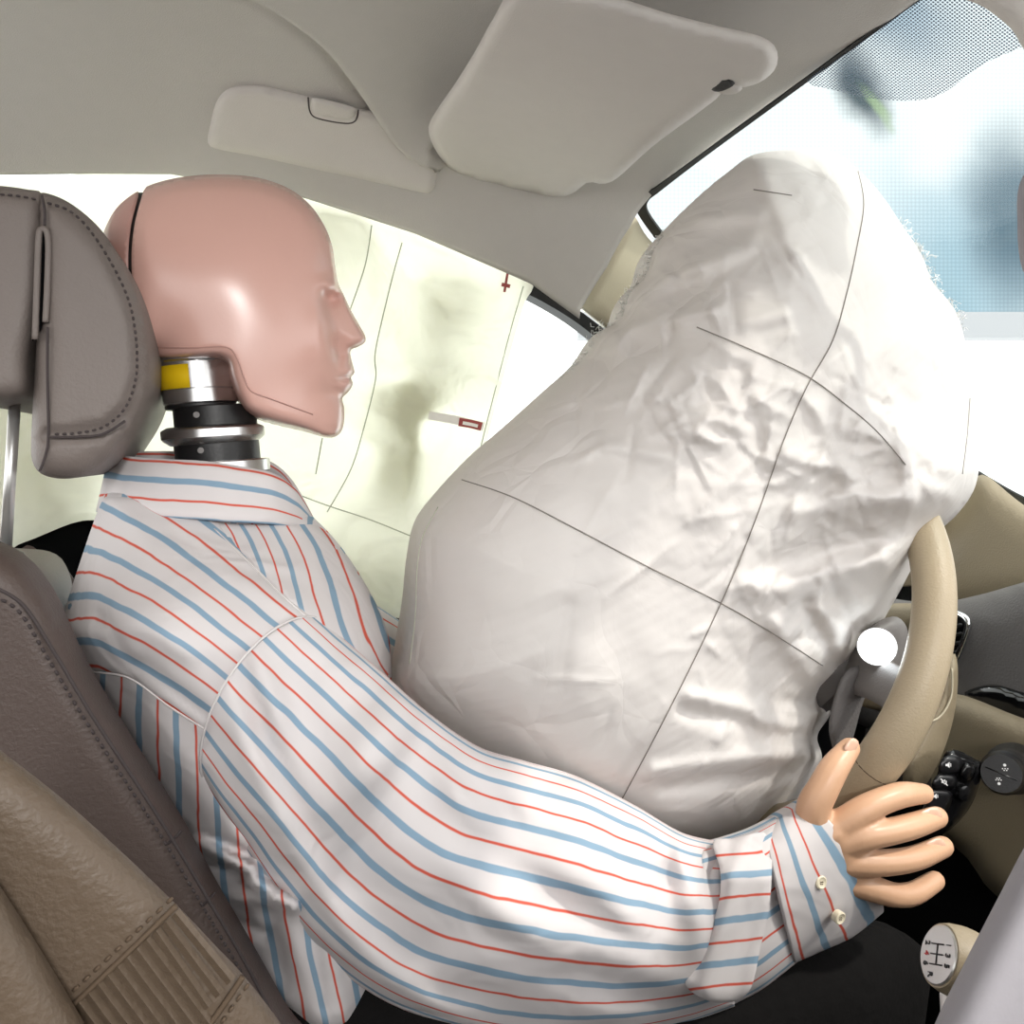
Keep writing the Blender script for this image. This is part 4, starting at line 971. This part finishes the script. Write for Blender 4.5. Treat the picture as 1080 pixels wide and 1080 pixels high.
AFOLD = [(650, 348, 760, 325, .012, 9), (655, 335, 800, 268, -.006, 14), (690, 300, 790, 262, .010, 10), (640, 380, 760, 345, -.010, 16), (720, 350, 830, 330, .008, 12), (800, 175, 830, 240, .010, 14), (850, 165, 870, 210, -.008, 12), (740, 228, 800, 226, .008, 9), (700, 270, 780, 240, -.006, 12),
         (640, 470, 700, 480, .006, 9), (600, 440, 700, 430, -.006, 18), (690, 420, 790, 455, .006, 8), (780, 390, 800, 470, -.006, 9), (830, 480, 900, 500, .008, 9), (840, 540, 960, 520, .012, 12), (815, 600, 960, 555, -.016, 18), (800, 620, 930, 590, .014, 14), (880, 630, 925, 690, -.016, 14), (820, 660, 860, 720, .016, 12), (850, 640, 880, 700, -.016, 10),
         (830, 740, 880, 745, -.016, 8), (800, 760, 870, 770, .014, 8), (690, 815, 850, 790, .012, 10), (700, 830, 850, 812, -.012, 10), (730, 735, 800, 750, .008, 8), (720, 750, 790, 765, -.007, 8), (900, 440, 960, 490, .006, 8), (940, 400, 990, 470, -.006, 10), (960, 500, 1010, 530, .010, 10), (860, 430, 900, 520, .005, 8), (560, 480, 640, 520, .003, 14), (520, 640, 660, 600, .003, 16), (590, 720, 600, 640, -.003, 10)]
CRK = []
_r = random.Random(21)
while len(CRK) < 300:
    x, y = _r.uniform(560, 1030), _r.uniform(180, 860)
    dens = max(math.exp(-((x - 900) / 130) ** 2 - ((y - 480) / 100) ** 2), .7 * math.exp(-((x - 730) / 100) ** 2 - ((y - 430) / 70) ** 2), .8 * math.exp(-((x - 860) / 70) ** 2 - ((y - 680) / 110) ** 2), .35 * math.exp(-((x - 760) / 110) ** 2 - ((y - 300) / 90) ** 2), .35 * math.exp(-((x - 790) / 70) ** 2 - ((y - 790) / 60) ** 2), .03)
    if _r.random() > dens: continue
    a_ = _r.choice([-.35, .25, 1.1, -1.0, 2.0]) + _r.gauss(0, .35); l_ = _r.uniform(12, 48)
    CRK.append((x - l_ * math.cos(a_), y - l_ * math.sin(a_), x + l_ * math.cos(a_), y + l_ * math.sin(a_), _r.choice([1, 1, -1]) * _r.uniform(.002, .0058), _r.uniform(3.5, 7)))
def crinkle(px, py):
    h = np.zeros(len(px))
    for x1, y1, x2, y2, a_, w_ in CRK:
        cx, cy, l_ = (x1 + x2) / 2, (y1 + y2) / 2, math.hypot(x2 - x1, y2 - y1) / 2 + 28
        k = np.nonzero((abs(px - cx) < l_) & (abs(py - cy) < l_))[0]
        if not len(k): continue
        dx, dy = x2 - x1, y2 - y1; t = ((px[k] - x1) * dx + (py[k] - y1) * dy) / (dx * dx + dy * dy); tc_ = np.clip(t, 0, 1)
        dd = np.hypot(px[k] - x1 - tc_ * dx, py[k] - y1 - tc_ * dy)
        h[k] += a_ * np.exp(-dd / w_) * (.35 + .65 * np.sin(np.clip(tc_, .05, .95) * math.pi))
    return h
def aT(px, py):
    ins = inside(px, py, AR); d = np.where(ins, seg_dist(px, py, AR), 0)
    T = dome(d, 185 - 145 * sm(px, 850, 970) * sm(py, 420, 500), .205)
    T = T * (1 - .30 * sm(py, 330, 170)) if False else T * (1 - .25 * (1 - sm(py, 170, 380)))
    edge = np.minimum(1, d / 16)
    for x1, y1, x2, y2, a, wd in AFOLD:
        T = T + a * edge * np.exp(-(seg_dist(px, py, [(x1, y1), (x2, y2)], False) / wd) ** 2)
    P = np.c_[px * .01, py * .01, 0 * px]
    crm = sm(px + .5 * (600 - abs(py - 480)), 700, 1000)
    wx, wy = vnoise(P, 1.3, 31, 2), vnoise(P, 1.3, 47, 2)
    def vor(sc, wrp):
        o = np.empty(len(px))
        for i in range(len(px)):
            dd = noise.voronoi(Vector(((P[i, 0] + wrp * wx[i]) * sc, (P[i, 1] + wrp * wy[i]) * sc * 1.25, 4.2)))[0]; o[i] = min(dd[1] - dd[0], .45)
        return o
    m1 = np.exp(-(((px - 900) / 190) ** 2 + ((py - 500) / 150) ** 2)) + .75 * np.exp(-(((px - 720) / 110) ** 2 + ((py - 430) / 60) ** 2)) + .9 * np.exp(-(((px - 860) / 90) ** 2 + ((py - 690) / 110) ** 2))
    m1 = np.clip(m1, 0, 1) + .06
    return T + edge * (.008 * vnoise(P, .7, 2, 2) + m1 * (.0045 * vor(1.7, .12) + .003 * vor(3.2, .1)) + crinkle(px, py) + .0012 * vnoise(P, 2.2, 5, 2))
f = fill(air, 3.3, 5)
def air_back(px, py, d):
    p = onY(px, py, np.zeros(len(px))); p[:, 1] += dome(d, 185, .19); return p
cush = body('cushion', f, lambda px, py, d: onY(px, py, -aT(px, py)), air_back, 'airbag_nylon', ab)
def air_pts(pl, off, n=10):
    s = resample(spline(pl, 8), 3, False); return onY(s[:, 0], s[:, 1], -aT(s[:, 0], s[:, 1]) - off)
for pl in ([(905, 180), (911, 215), (904, 260), (893, 310), (878, 360), (850, 410), (826, 466), (800, 540), (773, 608), (740, 680), (700, 760), (655, 845)],
           [(487, 506), (540, 524), (600, 554), (680, 596), (760, 636), (815, 668), (868, 702)], [(735, 345), (790, 368), (850, 396), (890, 425), (925, 455), (955, 490)], [(1023, 420), (1020, 460), (1015, 500)], [(795, 200), (835, 206)]):
    tube('seam', air_pts(pl, .0009, 24), .0005, 'seam_thread', ab, k=5)
tube('hem_seam', air_pts([(462, 535), (446, 566), (440, 600), (438, 650), (432, 700)], .0004), .0007, 'seam_olive', ab, k=5)
# frayed thread along the raw edge
V = []; Fc = []
for i in range(len(AR)):
    x, y = AR[i]
    if (x < 700 and y < 400) or (940 < x and 230 < y < 345):
        for k in range(9):
            jx, jy = random.gauss(0, 3), random.gauss(0, 3); a_ = random.uniform(0, 6.28); l_ = random.uniform(3, 8) * (1.6 if 960 < x < 990 and y < 290 else 1)
            p = [pY(x + jx, y + jy, random.uniform(-.012, .01)), pY(x + jx + l_ * math.cos(a_) * .6, y + jy + l_ * math.sin(a_) * .5, random.uniform(-.015, .015)), pY(x + jx + l_ * math.cos(a_ + .7), y + jy + l_ * math.sin(a_ + .7), random.uniform(-.02, .02))]
            v, f_ = tube_geo(p, .00028, 3); o_ = len(V); V += v; Fc += [tuple(q + o_ for q in z) for z in f_]
mesh('frayed_edge', V, Fc, 'white_fray', ab, merge=False, kind='stuff')

# ============================================================ STEERING WHEEL
WC = Vector((.548, 0, .605)); tl = math.radians(20); U_ = Vector((math.sin(tl), 0, math.cos(tl))); S_ = Vector((0, -1, 0)); NW = Vector((-math.cos(tl), 0, math.sin(tl)))
sw = thing('steering_wheel', 'beige leather steering wheel with grey spokes held by the dummy', 'steering wheel', tuple(WC - U_ * .2))
RW = .195
def wheel_pt(a, r=RW, h=0): return WC + (U_ * math.cos(a) + S_ * math.sin(a)) * r + NW * h
rr = [.0182 + .002 * math.exp(-((((a / 96 * 360) % 360) - 110) / 22) ** 2) for a in range(96)]
tube('rim', [wheel_pt(2 * math.pi * k / 96) for k in range(96)], rr, 'rim_leather', sw, k=20, closed=True)
for a in (math.radians(116),):
    s = [wheel_pt(a + d_, RW + .0 , 0) for d_ in (-.001, .001)]
    pts = []
    c = wheel_pt(a); t_ = (wheel_pt(a + .01) - wheel_pt(a)).normalized(); n1_ = NW; n2_ = t_.cross(NW)
    tube('rim_seam', [c + (n1_ * math.cos(q) + n2_ * math.sin(q)) * .0196 for q in np.linspace(0, 2 * math.pi, 24, endpoint=False)], .0007, 'thread_beige', sw, k=5, closed=True)
lathe('hub', WC - NW * .045, NW, [(0, -.05), (.04, -.05), (.05, -.02), (.075, 0), (.08, .02), (.07, .035), (0, .036)], 'grey_plastic', sw, k=40)
for a, w_ in ((math.radians(95), .030), (math.radians(265), .030), (math.radians(165), .020), (math.radians(195), .020)):
    V = []
    for t in np.linspace(0, 1, 8):
        r = .06 + t * (RW - .06); h = -.035 + .035 * t; c = wheel_pt(a, r, h); t_ = (wheel_pt(a + .01) - wheel_pt(a)).normalized(); wd = w_ * (1.1 - .45 * math.sin(t * 2.2))
        for x, y in ((-1, -.6), (-.6, -1), (.6, -1), (1, -.6), (1, .6), (.6, 1), (-.6, 1), (-1, .6)): V.append(tuple(c + t_ * x * wd + NW * y * .009))
    Fc = [(i * 8 + j, i * 8 + (j + 1) % 8, (i + 1) * 8 + (j + 1) % 8, (i + 1) * 8 + j) for i in range(7) for j in range(8)] + [tuple(range(8)), tuple(range(56, 64))]
    mesh('spoke', V, Fc, 'grey_plastic', sw)
# airbag door flap torn open beside the hub
fl = [(874, 770), (880, 735), (892, 708), (912, 702), (918, 716), (908, 748), (896, 790), (884, 802)]
f = fill(fl, 5, 4); body('airbag_flap', f, lambda px, py, d: onY(px, py, -.10 - dome(d, 8, .004)), lambda px, py, d: onY(px, py, np.full(len(px), -.085)), 'dash_upper', sw)
f = fill([(905, 688), (920, 660), (945, 650), (958, 668), (950, 700), (936, 722), (920, 730), (908, 716)], 5, 4)
body('trim_cover', f, lambda px, py, d: onY(px, py, -.09 - dome(d, 16, .012)), lambda px, py, d: onY(px, py, np.full(len(px), -.06)), 'grey_plastic', sw)
# small glowing white disc by the wheel
lp = Vector(pY(925, 682, -.135)); la = Vector(CAM) - lp
lm = thing('glowing_disc', 'small round white glowing disc beside the steering wheel hub', 'lamp', tuple(lp))
lathe('lens', lp, la, [(0, -.006), (.0168, -.006), (.0168, 0), (.015, .003), (.009, .0048), (0, .0055)], 'disc_glow', lm, k=32)
lathe('housing', lp - la.normalized() * .034, la, [(0, 0), (.012, 0), (.0175, .01), (.0178, .0285), (.0178, .031), (.016, .031), (0, .030)], 'grey_plastic', lm, k=32)

# ============================================================ DASHBOARD
da = thing('dashboard', 'grey and beige car dashboard behind the steering wheel', 'dashboard', (1.0, 0, 0))
def padX(name, outline, X0, tf, Df, depth, m, parent, step=8, sp=4, **kw):
    f = fill(outline, step, sp)
    def bk(px, py, d):
        return onX(px, py, X0 + dome(d, 14, depth))
    return body(name, f, lambda px, py, d: onX(px, py, X0 - dome(d, Df, tf)), bk, m, parent, **kw)
padX('dash_top', [(900, 640), (985, 636), (1030, 628), (1080, 614), (1200, 580), (1350, 640), (1350, 860), (1080, 790), (1000, 770), (900, 760)], .92, .03, 40, .25, 'dash_upper', da)
padX('pillar_base', [(985, 570), (1010, 535), (1034, 500), (1080, 533), (1180, 600), (1180, 680), (1080, 640), (1010, 650), (985, 640)], 1.10, .03, 40, .08, 'dash_beige', da)
padX('cluster_hood', [(1018, 735), (1024, 727), (1050, 722), (1085, 732), (1160, 752), (1160, 812), (1085, 780), (1045, 762)], .86, .012, 8, .05, 'gloss_black', da, step=5)
padX('lower_panel', [(985, 742), (1005, 732), (1030, 738), (1080, 758), (1200, 800), (1300, 1000), (1080, 960), (1020, 905), (985, 860)], .84, .025, 26, .12, 'dash_beige', da)
padX('knee_panel', [(860, 870), (985, 835), (1015, 860), (1080, 880), (1300, 950), (1300, 1300), (860, 1300)], .90, .02, 40, .05, 'dark_void', da, step=14)  # near-black colour stands in for the footwell shade
padX('side_trim', [(900, 655), (915, 640), (960, 636), (975, 642), (972, 660), (920, 680)], .88, .01, 10, .05, 'dash_beige', da)
solid_xz('main_body', [(.96, .12), (.96, .50), (1.0, .55), (1.15, .57), (1.30, .56), (1.32, .12)], -1.08, .36, 'dash_upper', da, .02)
ventt = thing('air_vent', 'chrome framed side air vent just beyond the steering wheel rim', 'air vent', tuple(onX(np.array([1010.]), np.array([690.]), np.array([.87]))[0]))
vp = spline([(992, 652), (1006, 647), (1018, 652), (1021, 662), (1012, 688), (1004, 700), (990, 705)], 5, True)
tube('frame', onX(vp[:, 0], vp[:, 1], np.full(len(vp), .872)), .0045, 'chrome', ventt, k=10, closed=True)
padX('opening', [(992, 655), (1006, 650), (1016, 654), (1018, 662), (1010, 686), (1002, 697), (990, 702)], .885, .001, 4, .02, 'dark_void', ventt, step=4)
for yy in (662, 671, 680, 689):
    q = onX(np.array([990., 1014.]), np.array([yy + 3., yy - 3.]), np.array([.876, .876])); tube('slat', q, .0022, 'black_plastic', ventt, k=6)
# steering column shroud
col_ = thing('steering_column', 'beige plastic shroud of the steering column behind the wheel', 'steering column', (.7, 0, .4))
V = []; 
ctr = [WC - NW * .03, WC - NW * .07, WC - NW * .11, WC - NW * .15]
tube('shroud', ctr, [.042, .046, .048, .046], 'dash_beige', col_, k=28)
f = fill([(955, 800), (985, 740), (1002, 690), (1010, 700), (1008, 745), (996, 790), (975, 830), (955, 835)], 6, 4)
body('shroud_wing', f, lambda px, py, d: onY(px, py, -.07 - dome(d, 16, .012)), lambda px, py, d: onY(px, py, np.full(len(px), -.03)), 'dash_beige', col_)
wl_ = spline([(1004, 705), (1003, 735), (990, 757), (972, 762)], 5)
tube('shroud_edge', onY(wl_[:, 0], wl_[:, 1], np.full(len(wl_), -.083)), .0012, 'pillar_trim', col_, k=6)
# ---- audio control pod
pod = thing('audio_control_pod', 'black audio control stalk with volume buttons behind the fingers', 'control stalk', tuple(pY(1005, 880, -.12)))
PY_ = -.125
po_ = [(986, 822), (994, 800), (1000, 791), (1012, 792), (1032, 802), (1036, 808), (1032, 830), (1024, 850), (1010, 868), (994, 880), (975, 884), (968, 868), (976, 842)]
padY('body', po_, PY_, .008, 8, .045, 'gloss_black', pod, step=4, ray=True)
padY('button', [(996, 798), (1014, 800), (1010, 816), (990, 814)], PY_ - .0085, .002, 3, .006, 'black_plastic', pod, step=4, ray=True)
padY('button', [(989, 817), (1009, 819), (1005, 833), (983, 831)], PY_ - .0085, .002, 3, .006, 'black_plastic', pod, step=4, ray=True)
padY('button', [(982, 834), (1004, 836), (998, 856), (978, 854)], PY_ - .0085, .002, 3, .006, 'black_plastic', pod, step=4, ray=True)
padY('rocker', [(1018, 804), (1030, 808), (1026, 822), (1016, 826), (1011, 816)], PY_ - .008, .006, 6, .008, 'gloss_black', pod, step=3, ray=True)
c = Vector(pY(1013, 836, PY_ - .008)); lathe('scroll_wheel', c - Vector((0, -.006, 0)), (0, -1, .1), [(0, 0), (.0085, 0), (.0085, .008), (.0075, .012), (.004, .013), (0, .013)], 'gloss_black', pod, k=24)
XR = tuple(RGT)
def icon(polys, y, m, parent, name='symbol', thick=.0006):
    V = []; Fc = []
    for pl_ in polys:
        P = np.array(pl_, float); a_ = onY(P[:, 0], P[:, 1], np.full(len(P), y)); b_ = a_ + np.array([0, thick, 0]); o_ = len(V); n_ = len(P)
        V += [tuple(q) for q in a_] + [tuple(q) for q in b_]
        Fc += [tuple(o_ + i for i in range(n_)), tuple(o_ + n_ + i for i in range(n_ - 1, -1, -1))] + [(o_ + i, o_ + (i + 1) % n_, o_ + n_ + (i + 1) % n_, o_ + n_ + i) for i in range(n_)]
    return mesh(name, V, Fc, m, parent, smooth=False, merge=False)
def spk(x, y, s=1.0): return [[(x - 3 * s, y - 1 * s), (x - 1.2 * s, y - 1 * s), (x + 1 * s, y - 3 * s), (x + 1 * s, y + 3 * s), (x - 1.2 * s, y + 1 * s), (x - 3 * s, y + 1 * s)], [(x + 2 * s, y - 1.6 * s), (x + 2.7 * s, y - 1.6 * s), (x + 2.7 * s, y + 1.6 * s), (x + 2 * s, y + 1.6 * s)]]
icon(spk(1000.5, 807), PY_ - .0112, 'print_white', pod)
icon(spk(996, 825, .9) + [[(992, 822), (993, 821.3), (1000, 828.3), (999.3, 829)]], PY_ - .0112, 'print_white', pod)
icon(spk(987, 840, .9), PY_ - .0112, 'print_white', pod)
# ---- wiper stalk with round end
wk = thing('wiper_stalk', 'black ribbed wiper stalk with round symbol-marked end at right', 'control stalk', tuple(pY(1062, 835, -.08)))
c0_ = Vector(pY(1074, 808, -.03)); c1_ = Vector(pY(1056, 816, -.145)); ax = c1_ - c0_; LL = ax.length
prof = [(0, 0), (.027, 0), (.0275, LL * .35), (.022, LL * .42), (.021, LL * .6)]
for k in range(6):
    h = LL * (.62 + .05 * k); prof += [(.0205, h), (.0215, h + LL * .012), (.0215, h + LL * .03), (.0205, h + LL * .04)]
prof += [(.0195, LL * .95), (.018, LL), (0, LL)]
lathe('knob', c0_, ax, prof, 'black_plastic', wk, k=40)
an = ax.normalized(); ex = Vector(RGT); ex = (ex - an * ex.dot(an)).normalized(); ey = an.cross(ex)
if ey.z < 0: ey = -ey
tube('divider', [c1_ + ex * -.013 + ey * .006 + an * .0002, c1_ + ex * .013 + ey * -.006 + an * .0002], .0007, 'gloss_black', wk, k=6)
def dots(cx, cy, sgn):
    V = []; Fc = []
    def dot(x, y, r):
        b_ = lathe_pts(c1_ + ex * x + ey * y + an * .0002, r); o_ = len(V); V.extend(b_); n_ = len(b_) // 2
        Fc.extend([tuple(o_ + i for i in range(n_)), tuple(o_ + n_ + i for i in range(n_))] + [(o_ + i, o_ + (i + 1) % n_, o_ + n_ + (i + 1) % n_, o_ + n_ + i) for i in range(n_)])
    def lathe_pts(c, r, n_=10): return [tuple(c + (ex * math.cos(2 * math.pi * q / n_) + ey * math.sin(2 * math.pi * q / n_)) * r + an * h) for h in (.0005, 0) for q in range(n_)]
    dot(cx, cy + .0032 * sgn, .0014)
    for dx in (-.0022, 0, .0022): dot(cx + dx, cy - .0002 * sgn, .0006)
    for dx in (-.0011, .0011): dot(cx + dx, cy - .0018 * sgn, .0006)
    mesh('symbol', V, Fc, 'print_white', wk, smooth=False, merge=False)
dots(.004, .005, 1); dots(-.003, -.0062, -1)

# ============================================================ CENTRE CONSOLE
cons = thing('centre_console', 'black centre console carrying the gear lever', 'console', (.5, -.37, 0))
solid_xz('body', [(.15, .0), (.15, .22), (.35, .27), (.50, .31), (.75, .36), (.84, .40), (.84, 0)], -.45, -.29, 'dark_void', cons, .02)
gk_ = thing('gear_lever', 'beige gear knob with silver shift-pattern cap at lower right', 'gear lever', tuple(pY(985, 1075, -.36)))
kc = Vector(pY(1002, 1016, -.36)); cap_c = Vector(pY(990, 1007, -.375))
kv = (Vector(CAM) - cap_c).normalized(); ks = Vector(RGT) * -.92 + Vector(UPV) * .34; ks = (ks - kv * ks.dot(kv)).normalized(); kax = kv * .55 + ks * .835; kax.normalize()
R0 = .0215
prof = [(0, -.032)] + [(R0 * math.sin(t), -.004 - R0 * math.cos(t) * 1.2) for t in np.linspace(.2, 1.57, 10)] + [(R0 * .99, .0), (R0 * .95, .006), (R0 * .88, .0105), (0, .0105)]
kn = lathe('knob', cap_c - kax * .011, kax, prof, 'rim_leather', gk_, k=40)
cp = lathe('cap_plate', cap_c - kax * .002, kax, [(0, 0), (.0178, 0), (.0178, .0022), (.017, .003), (0, .0032)], 'satin_silver', gk_, k=40)
ey_ = Vector((0, 0, 1)); ey_ = (ey_ - kax * ey_.dot(kax)).normalized(); ex_ = ey_.cross(kax)
q_ = math.radians(-62); gx_ = ex_ * math.cos(q_) + ey_ * math.sin(q_); gy_ = -ex_ * math.sin(q_) + ey_ * math.cos(q_)
def gp(x, y): return cap_c + gx_ * x + gy_ * y + kax * .0013
for p_ in ([(-.006, .006), (-.006, -.006)], [(0, .006), (0, -.006)], [(.006, .006), (.006, -.006)], [(-.006, 0), (.006, 0)]):
    tube('pattern_line', [gp(*p_[0]), gp(*p_[1])], .0005, 'print_dark', cp, k=6)
for s_t, x, y, m_ in (('1', -.006, .0105, 'print_dark'), ('3', 0, .0105, 'print_dark'), ('5', .006, .0105, 'print_dark'), ('2', -.006, -.0105, 'print_dark'), ('4', 0, -.0105, 'print_red'), ('6', .006, -.0105, 'print_dark'), ('R', .012, -.005, 'print_dark')):
    text('numeral', s_t, .0062, gp(x, y), gx_, gy_, m_, cp)
kb = Vector(pY(1010, 1040, -.352))
tube('lever', [kb, kb + Vector((.0, 0, -.05)), (kb.x, -.36, .30)], [.011, .008, .012], 'satin_silver', gk_, k=16)

# ============================================================ PASSENGER AIRBAG at the lower right
pa = [(1110, 846), (1080, 894), (1052, 948), (1020, 1010), (985, 1082), (960, 1160), (1050, 1240), (1350, 1240), (1420, 1000), (1300, 850), (1180, 810)]
pbag = padY('passenger_airbag', pa, -.52, .03, 70, .07, 'passenger_bag', None, step=10, ray=True, base=tuple(pY(1150, 1200, -.52)), label='pale grey deployed passenger airbag cutting the lower right corner', cat='airbag')
